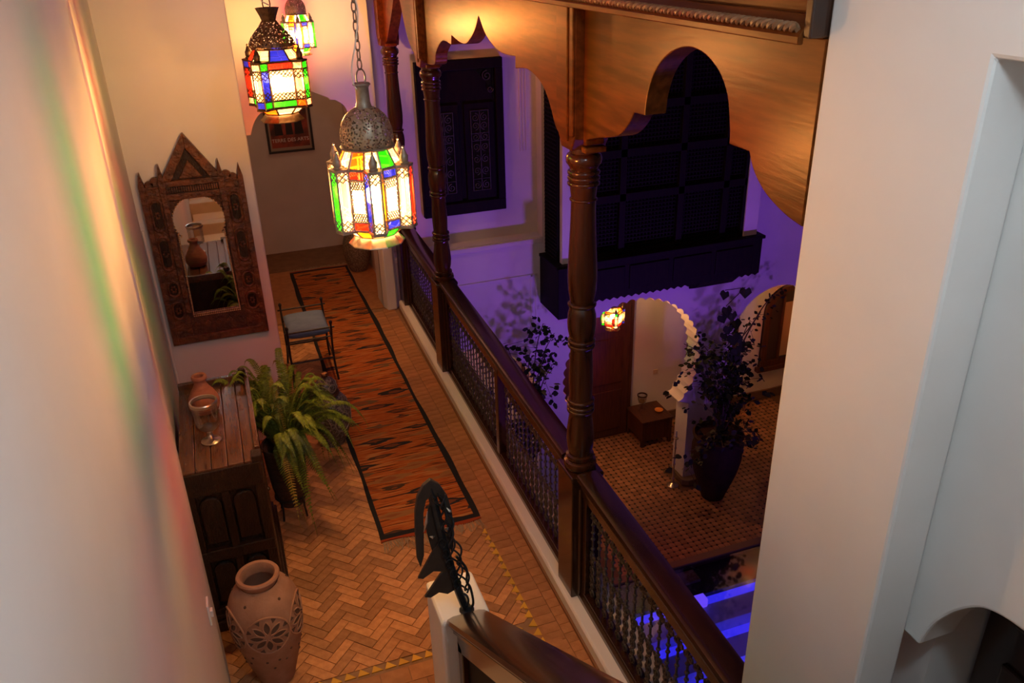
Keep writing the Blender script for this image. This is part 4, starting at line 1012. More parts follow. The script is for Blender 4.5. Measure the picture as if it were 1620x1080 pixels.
# ================================================================== TERRACOTTA FLOOR VASE with pierced rosettes
va = thing('terracotta_vase', (-0.178, 3.64, 0), 'large pierced terracotta floor vase with carved flower rosettes below the white wall', 'vase')
VP = [(.085, 0), (.095, .015), (.105, .05), (.130, .14), (.160, .26), (.182, .38), (.189, .48), (.182, .56), (.155, .63), (.118, .672), (.098, .69)]
VPs = smooth_pts(VP, 4)
MB().lathe(VPs + [(.090, .68), (.11, .63), (.13, .5), (.001, .45)], 48, caps=False).build('vase_body', 'terracotta', va, smooth=True)
MB().lathe([(.092, .687), (.098, .70), (.109, .715), (.113, .732), (.107, .742), (.090, .740), (.081, .725), (.081, .68)], 40, caps=False).build('vase_rim', 'terracotta', va, smooth=True)
def vase_pt(a, z, off=0.0):
    r = on_lathe(VPs, z) + off; return (r * math.cos(a), r * math.sin(a), z)
for k in range(5):
    ac = math.radians(-90 + 72 * k); zc = .47
    ring = []
    for i in range(32):
        t = 2 * PI * i / 32; ring.append(vase_pt(ac +   .118 / .188 * math.cos(t), zc + .118 * math.sin(t), .002))
    MB().tube(ring, .006, 6, closed=True).build('rosette_ring', 'terracotta', va, smooth=True)
    for p in range(8):
        t = 2 * PI * p / 8 + PI / 8 * 0
        L0, L1_ = .018, .098
        out = []
        for i in range(12):
            s_ = i / 11; rad = L0 + (L1_ - L0) * s_; wd = .018 * math.sin(PI * s_) ** 0.8
            out.append((rad, wd))
        loop = [(r_, w_) for r_, w_ in out] + [(r_, -w_) for r_, w_ in out[::-1][1:-1]]
        P3 = []
        for r_, w_ in loop:
            u = r_ * math.cos(t) - w_ * math.sin(t); v = r_ * math.sin(t) + w_ * math.cos(t)
            P3.append((ac + u / .188, zc + v))
        nn = len(P3)
        MB().add([vase_pt(a, z, .0035) for a, z in P3] + [vase_pt(a, z, -.01) for a, z in P3], [tuple(range(nn)), tuple(range(nn, 2 * nn))[::-1]] + [(i, (i + 1) % nn, nn + (i + 1) % nn, nn + i) for i in range(nn)]).build('pierced_petal', 'terracotta_deep', va)
        MB().tube([vase_pt(ac + (ac_ - ac) * 1.0, zc + (z_ - zc), .004) for ac_, z_ in P3], .0035, 5, closed=True).build('petal_edge', 'terracotta', va, smooth=True)
        t2 = t + PI / 8; tri_ = []
        for (r_, w_) in ((.088, 0), (.112, .014), (.112, -.014)):
            u = r_ * math.cos(t2) - w_ * math.sin(t2); v = r_ * math.sin(t2) + w_ * math.cos(t2)
            tri_.append((ac + u / .188, zc + v))
        MB().add([vase_pt(a, z, .004) for a, z in tri_] + [vase_pt(a, z, -.01) for a, z in tri_], [(0, 1, 2), (5, 4, 3), (0, 1, 4, 3), (1, 2, 5, 4), (2, 0, 3, 5)]).build('pierced_notch', 'terracotta_deep', va)
    for (da, dz) in ((.63, .17), (.63, -.16), (.2, -.2), (-.2, -.2), (.45, -.22), (.0, -.26)):
        a, z = ac + da, zc + dz
        MB().sphere(vase_pt(a, z, -.004), .009, 8, 5).build('pierced_hole', 'terracotta_deep', va)

# ================================================================== POTTED FERN
FX, FY = 0.085, 5.12
fn = thing('potted_fern', (FX, FY, 0), 'bushy green fern in a dark woven pot beside the cabinet', 'plant')
MB().lathe([(.075, .10), (.09, .105), (.12, .25), (.135, .42), (.14, .56), (.148, .575), (.148, .60), (.135, .60), (.13, .57), (.001, .56)], 28).build('pot', 'pot_weave', fn, smooth=True)
MB().lathe([(.13, .565), (.001, .585)], 20).build('soil', 'soil', fn)
for k in range(4):
    a = PI / 4 + k * PI / 2
    MB().tube([(.10 * math.cos(a), .10 * math.sin(a), .17), (.105 * math.cos(a), .105 * math.sin(a), .09), (.115 * math.cos(a), .115 * math.sin(a), .004)], .008, 6).build('stand_leg', 'iron', fn)
MB().tube([(.112 * math.cos(a), .112 * math.sin(a), .17) for a in [2 * PI * k / 24 for k in range(24)]], .007, 6, closed=True).build('stand_ring', 'iron', fn)
def frond_mesh(i, L, rise, droop, half_w):
    b = MB(); pts = []; N_ = 26
    for k in range(N_ + 1):
        s_ = k / N_
        pts.append(Vector((L * (s_ * .80 + .10 * math.sin(s_ * 2.2)), .03 * math.sin(s_ * 3 + i), rise * math.sin(min(s_ * 1.9, PI / 2 + .9)) - droop * s_ ** 2.2)))
    b.tube(pts, [.0028 * (1 - .8 * k / N_) + .0006 for k in range(N_ + 1)], 4)
    for k in range(3, N_ * 2):
        s_ = k / (N_ * 2); f = s_ * N_; q = int(f); p = pts[q].lerp(pts[min(q + 1, N_)], f - q)
        d = (pts[min(q + 1, N_)] - pts[q]).normalized() if q < N_ else (pts[q] - pts[q - 1]).normalized()
        side = d.cross(Vector((0, 0, 1))); side = side.normalized() if side.length > .05 else Vector((0, 1, 0))
        nrm = side.cross(d).normalized()
        w = half_w * (math.sin(PI * min(1, .12 + s_ * .9)) ** .7) * (1.0 if s_ < .9 else .6)
        for sg in (-1, 1):
            o1 = p; o2 = p + side * sg * w + d * w * .35 - nrm * w * random.uniform(.10, .35)
            pw = L / (N_ * 2) * .50
            mid = p + side * sg * w * .5 + d * w * .12
            b.add([o1 - d * pw * .7, o1 + d * pw * .7, mid + d * pw, o2, mid - d * pw], [(0, 1, 2, 3, 4)])
    return b.mesh('frond')
FR = [frond_mesh(i, *a) for i, a in enumerate(((.52, .30, .28, .040), (.56, .26, .46, .042), (.48, .38, .14, .038), (.46, .20, .58, .042), (.42, .42, .06, .036), (.56, .32, .22, .040), (.36, .24, .36, .040), (.34, .40, .14, .036)))]
random.seed(11)
for i in range(165):
    az = random.uniform(0, 2 * PI)
    toward_cab = math.cos(az) < -0.12 and math.sin(az) < 0.55
    up = i % 4 == 0
    k = random.choice((2, 4, 7, 2, 4)) if (toward_cab or up) else random.choice((0, 1, 3, 5, 6, 0, 5, 2))
    f = place('frond', FR[k], None, fn, loc=(.05 * math.cos(az), .05 * math.sin(az), .58 + random.uniform(0, .04)))
    s_ = random.uniform(.72, 1.12)
    if toward_cab: s_ *= .92
    f.scale = (s_ * (.8 if up or toward_cab else 1), s_, s_ * random.uniform(1.0, 1.35) * (1.25 if up or toward_cab else 1)); f.rotation_euler = (random.uniform(-.25, .25), random.uniform(-.18, .06), az)
    if not f.data.materials: f.data.materials.append(MATS['fern'])
    f.material_slots[0].link = 'OBJECT'; f.material_slots[0].material = MATS['fern_yellow'] if i % 17 == 3 else MATS['fern']
random.seed(5)

# ================================================================== STAIR POST, HANDRAIL, IRON ORNAMENT
po = MB().box(0.532, 0.742, 2.487, 2.755, 0, 1.20).build('stair_post', 'plaster', bevel=0.018, seg=3)
tag(po, 'square white plastered post at the foot of the stairs', 'post')
hr = thing('stair_handrail', (0.635, 2.48, 0), 'dark glossy wooden stair handrail rising from the white post', 'handrail')
def sl(prof, y0, y1, zoff=0.0, k=0.70):
    n = len(prof); vs = []
    for y in (y0, y1):
        for x, z in prof: vs.append((x, y, z + zoff + (-y) * k))
    return MB().add(vs, [tuple(range(n)), tuple(range(n, 2 * n))[::-1]] + [(i, n + i, n + (i + 1) % n, (i + 1) % n) for i in range(n)])
top = [(-.05, -.055), (-.075, -.045), (-.085, -.025), (-.080, -.006), (-.055, 0.004), (.055, .004), (.080, -.006), (.085, -.025), (.075, -.045), (.05, -.055)]
sl(top, 0.0, -2.9, 1.225).build('rail_top', 'wood_dark', hr, smooth=True, angle=30)
sl([(-.05, -.10), (-.06, -.085), (-.06, -.068), (-.07, -.055), (.07, -.055), (.06, -.068), (.06, -.085), (.05, -.10)], -0.005, -2.9, 1.225).build('rail_moulding', 'wood_dark', hr)
sl([(-.045, -.19), (-.045, -.10), (.045, -.10), (.045, -.19)], -0.005, -2.9, 1.225).build('upper_string', 'wood_dark', hr)
sl([(-.02, -.80), (-.02, -.19), (.02, -.19), (.02, -.80)], -0.005, -2.9, 1.225).build('infill_panel', 'wood_black', hr)
sl([(-.05, -.92), (-.05, -.80), (.05, -.80), (.05, -.92)], -0.005, -2.9, 1.225).build('lower_string', 'wood_column', hr)
MB().box(-.045, .045, -.065, -.002, .30, 1.10).build('end_stile', 'wood_column', hr, bevel=.005)
orn = thing('iron_ornament', (0.625, 2.515, 1.20), 'dark iron and leather halberd shaped ornament standing on the white post', 'ornament')
spine = [(.025, .005, .0), (.0, .005, .10), (-.02, .01, .20), (-.045, .01, .34), (-.065, .015, .50), (-.085, .02, .665)]
MB().tube(smooth_pts(spine, 5), [.017] * 25 + [.010], 8).build('spine_bar', 'iron_blue', orn, smooth=True)
MB().lathe([(.03, 0), (.032, .006), (.022, .012), (.016, .03)], 12, (.025, .005, 0)).build('foot', 'iron_blue', orn, smooth=True)
hd = [(-.082, .685), (-.05, .655), (-.022, .595), (-.008, .52), (-.006, .42), (-.012, .35), (-.022, .32), (-.028, .36), (-.030, .46), (-.040, .545), (-.060, .60), (-.084, .62), (-.106, .595), (-.120, .54), (-.126, .44),
      (-.132, .34), (-.150, .285), (-.160, .33), (-.158, .45), (-.152, .55), (-.138, .62), (-.112, .665)]
MB().prism(hd, 'y', .004, .024).build('crescent_head', 'leather_dark', orn, bevel=.003)
MB().prism([(-.098, .545), (-.085, .585), (-.062, .56), (-.045, .47), (-.040, .37), (-.095, .33), (-.112, .44)], 'y', .018, .026).build('inner_plate', 'leather_dark', orn, bevel=.002)
for (pts) in ([(-.025, .42), (-.09, .36), (-.165, .235), (-.145, .225), (-.10, .25), (-.06, .235), (-.03, .25)], [(-.015, .27), (-.075, .225), (-.145, .13), (-.12, .12), (-.085, .135), (-.05, .115), (-.012, .13)]):
    MB().prism(pts, 'y', .004, .016).build('side_barb', 'leather_dark', orn, bevel=.002)
for (a, b) in (((-.105, .55), (-.125, .46)), ((-.03, .545), (-.012, .52)), ((-.045, .445), (-.028, .452)), ((-.105, .43), (-.085, .425))):
    MB().tube([(a[0], -.0, a[1]), ((a[0] + b[0]) / 2, -.006, (a[1] + b[1]) / 2), (b[0], -.0, b[1])], [.002, .007, .002], 5).build('metal_spike', 'silver', orn)
for ph, off in ((0, .0), (2.1, .012), (4.0, -.006)):
    pts = []
    for k in range(60):
        t = k / 59; z = .62 - .50 * t
        bx = -.075 + .085 * t
        pts.append((bx + off + .014 + .016 * math.sin(t * 22 + ph), -.012 + .010 * math.cos(t * 22 + ph), z))
    MB().tube(pts, .0042, 5).build('twisted_wire', 'iron_blue', orn, smooth=True)
MB().tube(smooth_pts([(-.005, .0, .30), (.03, -.01, .235), (.028, -.012, .17), (.042, -.012, .13), (.05, -.012, .05), (.035, -.01, .015)], 6), .0055, 6).build('hook_wire', 'iron_blue', orn, smooth=True)
MB().tube(smooth_pts([(.0, .0, .11), (.022, -.012, .10), (.03, -.012, .065), (.022, -.005, .04)], 6), .005, 6).build('hook_wire', 'iron_blue', orn, smooth=True)
for k in range(5):
    MB().tube([(-.012 + .014 * math.cos(a), -.012, .17 + .055 * k - .0 + .022 * math.sin(a)) for a in [2 * PI * j / 12 for j in range(12)]], .004, 5, closed=True).xf(lambda x, y, z, k=k: (x - .012 * k, y, z)).build('wire_loop', 'iron_blue', orn, smooth=True)

# ================================================================== SWITCH, POSTER
sw_ = thing('light_switch', (-0.42, 3.38, 0.80), 'small white wall switch on the long white wall above the vase', 'switch')
MB().box(0, .010, -.04, .04, -.06, .06).build('plate', 'white_plastic', sw_, bevel=.003)
MB().box(.009, .022, -.018, .012, -.028, .01).build('rocker', 'white_plastic', sw_, bevel=.003)
cn = MB().tube([(-0.585, 6.18, 0.3), (-0.585, 6.18, 1.25), (-0.59, 6.185, 1.9)], 0.009, 8).build('cable_conduit', 'white_plastic', smooth=True)
tag(cn, 'thin white cable conduit in the corner beside the mirror', 'conduit')
pt = thing('framed_poster', (0.905, 10.895, 1.32), 'black framed red poster hanging on the grey alcove wall', 'poster')
pw, phh = 0.285, 0.80
MB().box(-pw, pw, -.012, 0, 0, phh).build('mount', 'poster_mount', pt)
MB().box(-pw + .05, pw - .05, -.014, -.010, .065, phh - .05).build('print', 'poster_print', pt)
for (a, b, c, d) in ((-pw, pw, 0, .028), (-pw, pw, phh - .028, phh), (-pw, -pw + .028, .028, phh - .028), (pw - .028, pw, .028, phh - .028)):
    MB().box(a, b, -.028, -.002, c, d).build('frame_bar', 'frame_black', pt, bevel=.003)
for (cx, zb, w, hgt) in ((-.13, .22, .05, .40), (.0, .22, .045, .45), (.12, .22, .055, .36)):
    MB().prism([(cx - w, zb), (cx + w, zb), (cx + w * .7, zb + hgt * .5), (cx + w * .4, zb + hgt), (cx - w * .4, zb + hgt), (cx - w * .8, zb + hgt * .5)], 'y', -.0155, -.0138).build('printed_shape', 'poster_black', pt)
def text(body, size, loc, m, parent, name='lettering', rx=PI / 2):
    cu_ = bpy.data.curves.new(name, 'FONT'); cu_.body = body; cu_.size = size; cu_.align_x = 'CENTER'; cu_.extrude = .0006
    o_ = bpy.data.objects.new(name, cu_); COL.objects.link(o_); o_.parent = parent; o_.location = loc; o_.rotation_euler = (rx, 0, 0)
    cu_.materials.append(MATS[m])
    bpy.context.view_layer.update()
    me_ = bpy.data.meshes.new_from_object(o_.evaluated_get(bpy.context.evaluated_depsgraph_get()))
    bpy.data.objects.remove(o_)
    o2 = bpy.data.objects.new(name, me_); COL.objects.link(o2); o2.parent = parent; o2.location = loc; o2.rotation_euler = (rx, 0, 0); o2['kind'] = 'stuff'
    return o2
text('TERRE DES ARTS', .062, (0, -.0165, .135), 'poster_text', pt)

# ================================================================== COURTYARD: window, bay, doors
wn = thing('grille_window', (2.522, 8.71, 0.93), 'tall dark wooden window with wrought iron scroll grille above the ledge', 'window')
wx, wz = 0.475, 1.65
MB().box(-wx, wx, -.03, 0, 0, wz).build('backing', 'wood_black', wn)
for (a, b, c, d) in ((-wx, wx, 0, .13), (-wx, wx, wz - .10, wz), (-wx, -wx + .085, .13, wz - .10), (wx - .085, wx, .13, wz - .10)):
    MB().box(a, b, -.075, -.01, c, d).build('frame_bar', 'wood_black', wn, bevel=.006)
for s in (-1, 1):
    cx = s * .20
    lf_ = MB().box(cx - .17, cx + .17, -.055, -.025, .15, 1.20).build('shutter', 'wood_black', wn, bevel=.006)
    MB().box(cx - .10, cx + .10, -.058, -.054, .25, 1.12).build('pane', 'window_glass', lf_)
    g = MB()
    for xx in (-.10, .0, .10): g.tube([(cx + xx, -.064, .25), (cx + xx, -.064, 1.12)], .006, 5)
    for zz in (.25, .38, .80, .88, 1.12): g.tube([(cx - .10, -.064, zz), (cx + .10, -.064, zz)], .006, 5)
    for q_ in (-1, 1):
        for (zc, tn) in ((.31, 1), (.47, -1), (.60, 1), (.73, -1), (.84, 1), (.96, -1), (1.05, 1)):
            g.tube(spiral((cx + q_ * .05, zc), .045, .008, PI / 2 * tn, q_ * tn * 1.5, 18, 'xz', -.066), .006, 5)
    g.build('scroll_grille', 'iron_rail', lf_, smooth=True)
fan = MB(); R0 = .36
for s in (-1, 1):
    fan.tube(spiral((s * .30, 1.47), .055, .01, PI / 2, s * 1.6, 22, 'xz', -.06), .006, 5)
    fan.tube(spiral((s * .335, 1.33), .035, .008, 0, s * -1.4, 18, 'xz', -.06), .006, 5)
    MB().box(s * .375 - .012, s * .375 + .012, -.04, -.03, 1.23, 1.54).build('side_pane', 'window_glass', wn)
    MB().prism([(s * .17, 1.54), (s * .39, 1.54), (s * .39, 1.22), (s * .36, 1.30), (s * .30, 1.40), (s * .24, 1.47)], 'y', -.034, -.031).build('corner_pane', 'window_glass', wn)
fan.build('corner_scroll', 'iron_rail', wn, smooth=True)

def lattice(x0, x1, z0, z1, pitch, y, ax='x', r=.008):
    b = MB(); nxx = max(1, round((x1 - x0) / pitch)); nz = max(1, round((z1 - z0) / pitch))
    for i in range(nxx + 1):
        x = x0 + (x1 - x0) * i / nxx
        if ax == 'x': b.box(x - r, x + r, y - r, y + r, z0, z1)
        else: b.box(y - r, y + r, x - r, x + r, z0, z1)
    for i in range(nz + 1):
        z = z0 + (z1 - z0) * i / nz
        if ax == 'x': b.box(x0, x1, y - r - .006, y + r - .006, z - r, z + r)
        else: b.box(y - r - .006, y + r - .006, x0, x1, z - r, z + r)
    return b
by = thing('lattice_bay', (4.75, 8.1, 0.36), 'large black wooden lattice bay projecting from the violet courtyard wall', 'bay window')
def rb(mb): return mb.xf(lambda x, y, z: (x - 4.75, y - 8.1, z - 0.36))
bx0, bx1, bz1 = 3.45, 6.03, 3.05
for (xa, xb) in ((bx0, bx0 + .20), (bx1 - .19, bx1)):
    rb(MB().box(xa, xb, 8.08, 8.54, 0.36, bz1)).build('white_jamb', 'plaster_far', by, bevel=.006)
rb(MB().box(bx0 + .05, bx1 - .05, 8.22, 8.54, 0.36, bz1)).build('core', 'wood_black', by)
stx = (bx0 + .20, 4.20, 4.95, 5.55, bx1 - .19)
for xa in stx: rb(MB().box(xa - .04, xa + .04, 8.10, 8.20, .36, bz1)).build('stile', 'wood_black', by, bevel=.004)
zs_ = (.36, 1.05, 1.55, 2.05, bz1)
for za in zs_: rb(MB().box(bx0 + .20, bx1 - .19, 8.10, 8.20, za - .045, za + .045)).build('rail', 'wood_black', by, bevel=.004)
for xa, xb in zip(stx[:-1], stx[1:]):
    for za, zb in zip(zs_[:-1], zs_[1:]):
        q = rb(lattice(xa + .04, xb - .04, za + .045, zb - .045, .045, 8.16)).build('lattice_panel', 'wood_black', by); q['kind'] = 'stuff'
rb(MB().box(bx0 - .012, bx0 + .02, 8.15, 8.53, .36, bz1)).build('side_panel', 'wood_black', by)
q = rb(lattice(8.17, 8.52, .40, bz1 - .05, .045, bx0 - .018, 'y')).build('side_lattice', 'wood_black', by); q['kind'] = 'stuff'
ap = rb(MB().box(3.60, 6.09, 8.03, 8.54, -.12, .36)).build('apron', 'wood_black', by, bevel=.006)
rb(MB().box(3.36, 3.60, 7.98, 8.54, -.26, .36)).build('apron_return', 'wood_black', by, bevel=.006)
rb(MB().box(3.35, 6.11, 8.00, 8.54, .335, .375)).build('apron_cap', 'wood_black', by, bevel=.006)
for i in range(4):
    rb(MB().box(3.70 + .58 * i, 4.22 + .58 * i, 8.015, 8.035, -.04, .26)).build('apron_panel', 'wood_black', ap, bevel=.012)
for i in range(26):
    xa = 3.62 + i * .095
    rb(MB().prism([(xa, -.12), (xa + .085, -.12), (xa + .0425, -.145)], 'y', 8.035, 8.06)).build('pendant_tooth', 'wood_black', ap)
rb(MB().prism([(8.15, -.12), (8.54, -.12), (8.54, -.42), (8.40, -.36), (8.25, -.22)], 'x', 5.42, 5.98)).build('corbel', 'wood_black', by, bevel=.006)
ls = MB().box(6.06, 6.5, 8.40, 8.549, 1.02, 1.10).build('wall_shelf', 'wood_black', bevel=.006); tag(ls, 'short dark wooden ledge on the violet wall beside the lattice bay', 'ledge')

dr = thing('door_2', (4.62, 10.2, G), 'tall dark panelled wooden door behind the scalloped arch', 'door'); dr['kind'] = 'structure'; del dr['category']
def rd(mb): return mb.xf(lambda x, y, z: (x - 4.62, y - 10.2, z - G))
rd(MB().box(3.7, 5.50, 10.10, 10.195, G, -0.42)).build('door_frame', 'wood_door', dr, bevel=.01)
for i, xa in enumerate((3.80, 4.62)):
    lf_ = rd(MB().box(xa, xa + .80, 10.06, 10.10, G + .02, -0.55)).build('door_leaf', 'wood_door', dr, bevel=.006)
    for za, zb in ((G + .15, G + .85), (G + .98, G + 1.75), (G + 1.88, -0.68)):
        rd(MB().box(xa + .12, xa + .68, 10.045, 10.062, za, zb)).build('door_panel', 'wood_door', lf_, bevel=.02)
d2 = thing('door_3', (6.75, 10.2, G), 'dark wooden doorway frame half hidden behind the arch pier', 'doorway'); d2['kind'] = 'structure'; del d2['category']
MB().box(-.24, -.16, -.06, -.002, 0, 2.0).build('door_jamb', 'wood_door', d2, bevel=.006); MB().box(.60, .68, -.06, -.002, 0, 2.0).build('door_jamb', 'wood_door', d2, bevel=.006)
MB().box(-.24, .68, -.06, -.002, 2.0, 2.1).build('door_lintel', 'wood_door', d2, bevel=.006); MB().box(-.16, .60, -.02, -.002, .0, 2.0).build('door_leaf', 'tinted_dark', d2)
aw = thing('arched_window', (8.36, 10.2, -2.86), 'dark arched wooden window with a pale curtain under the smooth arch', 'window')
def archp(w, h, n=20): return [(-w, 0), (w, 0), (w, h - w)] + arcpts(0, h - w, w, 0, 180, n)[1:]
MB().prism(archp(.44, 1.42), 'y', -.03, -.002).build('backing', 'tinted_dark', aw)
oo = archp(.44, 1.42); ii = archp(.34, 1.32); ii = [(x, max(z, .10)) for x, z in ii]
n = len(oo)
fr = MB().add([(x, -.07, z) for x, z in oo] + [(x, -.07, z) for x, z in ii] + [(x, -.002, z) for x, z in oo] + [(x, -.002, z) for x, z in ii],
    [(i, (i + 1) % n, n + (i + 1) % n, n + i) for i in range(n)] + [(i, 2 * n + i, 2 * n + (i + 1) % n, (i + 1) % n) for i in range(n)] + [(n + i, n + (i + 1) % n, 3 * n + (i + 1) % n, 3 * n + i) for i in range(n)])
fr.build('frame', 'wood_door', aw)
MB().box(-.08, .12, -.05, -.03, .14, 1.12).build('curtain', 'curtain', aw, bevel=.01)
for xx in (-.10, .13): MB().box(xx - .022, xx + .022, -.065, -.03, .10, 1.25).build('mullion', 'wood_door', aw, bevel=.004)
MB().box(-.50, .50, -.10, -.002, -.08, 0).build('sill', 'wood_door', aw, bevel=.008)
ot = thing('wall_outlet', (5.97, 10.198, -2.56), 'small pale socket plate on the arcade wall above the table', 'outlet')
MB().box(-.04, .04, -.012, 0, -.04, .04).build('plate', 'outlet', ot, bevel=.004); MB().lathe([(.022, 0), (.020, .004), (.001, .004)], 14).xf(lambda x, y, z: (x, -.012 - z, y)).build('socket', 'outlet', ot)

# side table with candle glass and dish
tb = thing('side_table', (5.70, 9.84, G), 'low brown wooden side table against the arcade wall', 'table')
MB().box(-.27, .27, -.27, .27, .43, .46).build('table_top', 'wood_door', tb, bevel=.006)
for sx in (-1, 1):
    for sy in (-1, 1): MB().box(sx * .235 - .025, sx * .235 + .025, sy * .235 - .025, sy * .235 + .025, 0, .43).build('leg', 'wood_door', tb, bevel=.004)
for sy in (-1, 1): MB().box(-.215, .215, sy * .24 - .01, sy * .24 + .01, .10, .43).build('side_panel', 'wood_door', tb)
for sx in (-1, 1): MB().box(sx * .24 - .01, sx * .24 + .01, -.215, .215, .10, .43).build('side_panel', 'wood_door', tb)
for k in range(9): MB().box(-.20 + k * .047, -.18 + k * .047, -.255, -.248, .12, .41).build('slat', 'wood_door', tb)
cg = thing('candle_glass', (5.60, 9.92, G + .46), 'footed glass candle holder on the low side table', 'candle holder')
MB().lathe([(.055, 0), (.06, .006), (.05, .02), (.018, .04), (.014, .09), (.035, .12), (.06, .15), (.07, .20), (.075, .27), (.072, .27), (.066, .20), (.05, .155), (.001, .14)], 20, caps=False).build('glass_bowl', 'glass_clear', cg, smooth=True)
MB().lathe([(.07, .262), (.08, .268), (.08, .285), (.07, .288), (.066, .27)], 20, caps=False).build('rim', 'brass_dark', cg, smooth=True)
MB().lathe([(.04, .145), (.042, .19), (.001, .192)], 16).build('candle', 'pane_white', cg)
ds = thing('orange_dish', (5.84, 9.80, G + .46), 'small round orange dish on the low side table', 'dish')
MB().lathe([(.04, 0), (.06, .012), (.068, .03), (.06, .03), (.045, .016), (.001, .014)], 20, caps=False).build('dish_bowl', 'candle_orange', ds, smooth=True)
# ground lanterns
gl1 = lantern((4.60, 9.05, -0.98), math.radians(-100), 'small coloured lantern glowing in front of the tall door in the courtyard arch', 'brass',
      [(RD, C_, GN), (C_, C_, GN), (C_, C_, C_), (C_, GN, C_)], [(OR, RD), (GN, OR), (RD, GN), (OR, RD)], (C_, OR, C_, C_), (OR, C_, C_, C_), 'bulb_ground', -0.36, 'lanterns under the courtyard arches', sc=0.95)
gl2 = lantern((7.95, 9.2, -0.92), math.radians(-100), 'small coloured lantern hanging under the smooth courtyard arch', 'brass',
      [(RD, C_, GN), (C_, C_, GN), (C_, C_, C_), (C_, GN, C_)], [(OR, RD), (GN, OR), (RD, GN), (OR, RD)], (C_, OR, C_, C_), (OR, C_, C_, C_), 'bulb_ground', -0.36, 'lanterns under the courtyard arches', sc=0.72)
gl3 = lantern((2.4, 9.3, -0.92), math.radians(-100), 'small coloured lantern behind the balustrade in the courtyard arch beside the leafy plant', 'brass',
      [(RD, C_, GN), (C_, C_, GN), (C_, C_, C_), (C_, GN, C_)], [(OR, RD), (GN, OR), (RD, GN), (OR, RD)], (C_, OR, C_, C_), (OR, C_, C_, C_), 'bulb_ground', -0.36, 'lanterns under the courtyard arches', sc=0.72)

# ================================================================== COURTYARD PLANTS
def leaf_quad(b, p, d, s_):
    d = d.normalized(); side = d.cross(Vector((random.uniform(-1, 1), random.uniform(-1, 1), random.uniform(.2, 1))))
    if side.length < .05: side = Vector((1, 0, 0))
    side.normalize(); up = side.cross(d)
    b.add([p, p + d * s_ * .35 + side * s_ * .42, p + d * s_ * .75 + side * s_ * .30 + up * s_ * .06, p + d * s_, p + d * s_ * .75 - side * s_ * .30 + up * s_ * .06, p + d * s_ * .35 - side * s_ * .42], [(0, 1, 2, 3, 4, 5)])
def shrub(t, base, branches, spread, leaf=.065, dens=34, m='leaf', ymax=.28):
    stems = MB(); lv = MB()
    for (dx, dy, dz) in branches:
        p0 = Vector(base); p3 = p0 + Vector((dx, dy, dz)); m1 = p0 + Vector((dx * .12, dy * .12, dz * .45)) + Vector((random.uniform(-.1, .1), random.uniform(-.1, .1), 0)); m2 = p0 + Vector((dx * .55, dy * .55, dz * .85))
        pts = [Vector(q) for q in smooth_pts([tuple(p0), tuple(m1), tuple(m2), tuple(p3)], 6)]
        stems.tube(pts, [.014 * (1 - .75 * k / len(pts)) for k in range(len(pts))], 5)
        for k in range(dens):
            t_ = random.uniform(.22, 1) ** .8; f = t_ * (len(pts) - 1); q = int(f); p = pts[q].lerp(pts[min(q + 1, len(pts) - 1)], f - q)
            off = Vector((random.gauss(0, 1), random.gauss(0, 1), random.gauss(0, .8))) * spread * random.random()
            off.y = min(off.y, ymax - p.y); 
            if random.random() < .3: stems.tube([p, p + off * .6, p + off], .003, 3)
            for z in range(3): leaf_quad(lv, p + off + Vector((random.gauss(0, .03), random.gauss(0, .03), random.gauss(0, .03))), off + Vector((random.gauss(0, .1), random.gauss(0, .1), -.05)), leaf * random.uniform(.6, 1.25))
    stems.build('stems', 'stem', t); o_ = lv.build('foliage', m, t); o_['kind'] = 'stuff'
random.seed(21)
tr = thing('potted_tree', (5.80, 8.13, G), 'leafy climbing shrub in a large dark urn by the white arch pier', 'tree')
MB().lathe([(.13, 0), (.16, .01), (.17, .05), (.22, .20), (.30, .45), (.345, .68), (.34, .86), (.31, .96), (.335, 1.0), (.35, 1.04), (.32, 1.06), (.29, 1.0), (.001, .98)], 32).build('urn', 'pot_dark', tr, smooth=True)
MB().lathe([(.285, .985), (.001, 1.0)], 20).build('soil', 'soil', tr)
shrub(tr, (0, 0, .95), [(-.62, .05, 1.55), (-.55, -.1, 1.25), (-.3, .1, 1.45), (.05, 0, 1.55), (.30, .05, 1.35), (.38, -.05, 1.15), (-.1, -.1, 1.15), (.15, .1, 1.0), (.25, -.15, .95), (-.35, -.1, .95), (0, .05, .75), (.12, -.1, 1.3), (.3, -.1, .55)], .22, .075, 24)
shrub(tr, (0, 0, .98), [(-.42, -.25, .12), (-.5, -.1, -.05), (.45, -.2, .1), (.52, -.1, -.1), (.3, -.35, .12), (-.2, -.4, .15), (.62, .0, -.25), (-.55, -.1, -.25), (.1, -.42, .1)], .13, .085, 12, 'leaf_olive')
big = MB().add([(0, 0, 0), (.045, .03, .01), (.075, .0, .015), (.09, -.05, 0), (.0, -.14, -.02), (-.09, -.05, 0), (-.075, .0, .015), (-.045, .03, .01)], [(0, 1, 2, 3, 4, 5, 6, 7)]).xf(lambda x, y, z: (x * .85, z, y * .85)).mesh('leaf')
vine = [(5.62, 8.02, -.30), (5.66, 8.02, -.52), (5.60, 8.02, -.62), (5.74, 8.0, -.60), (5.70, 8.0, -.78), (5.80, 8.02, -.72), (5.78, 8.0, -.92), (5.66, 8.02, -.88), (5.86, 8.0, -.96), (5.84, 8.0, -1.12), (5.96, 8.02, -1.05), (5.92, 8.0, -1.24), (5.80, 8.02, -1.18), (5.98, 8.0, -1.38), (5.90, 8.0, -.30)]
MB().tube([(p[0] - 5.80, p[1] - 8.13 + .015, p[2] - G + .02) for p in sorted(vine, key=lambda p: -p[2])], .006, 5).build('vine_stem', 'stem', tr)
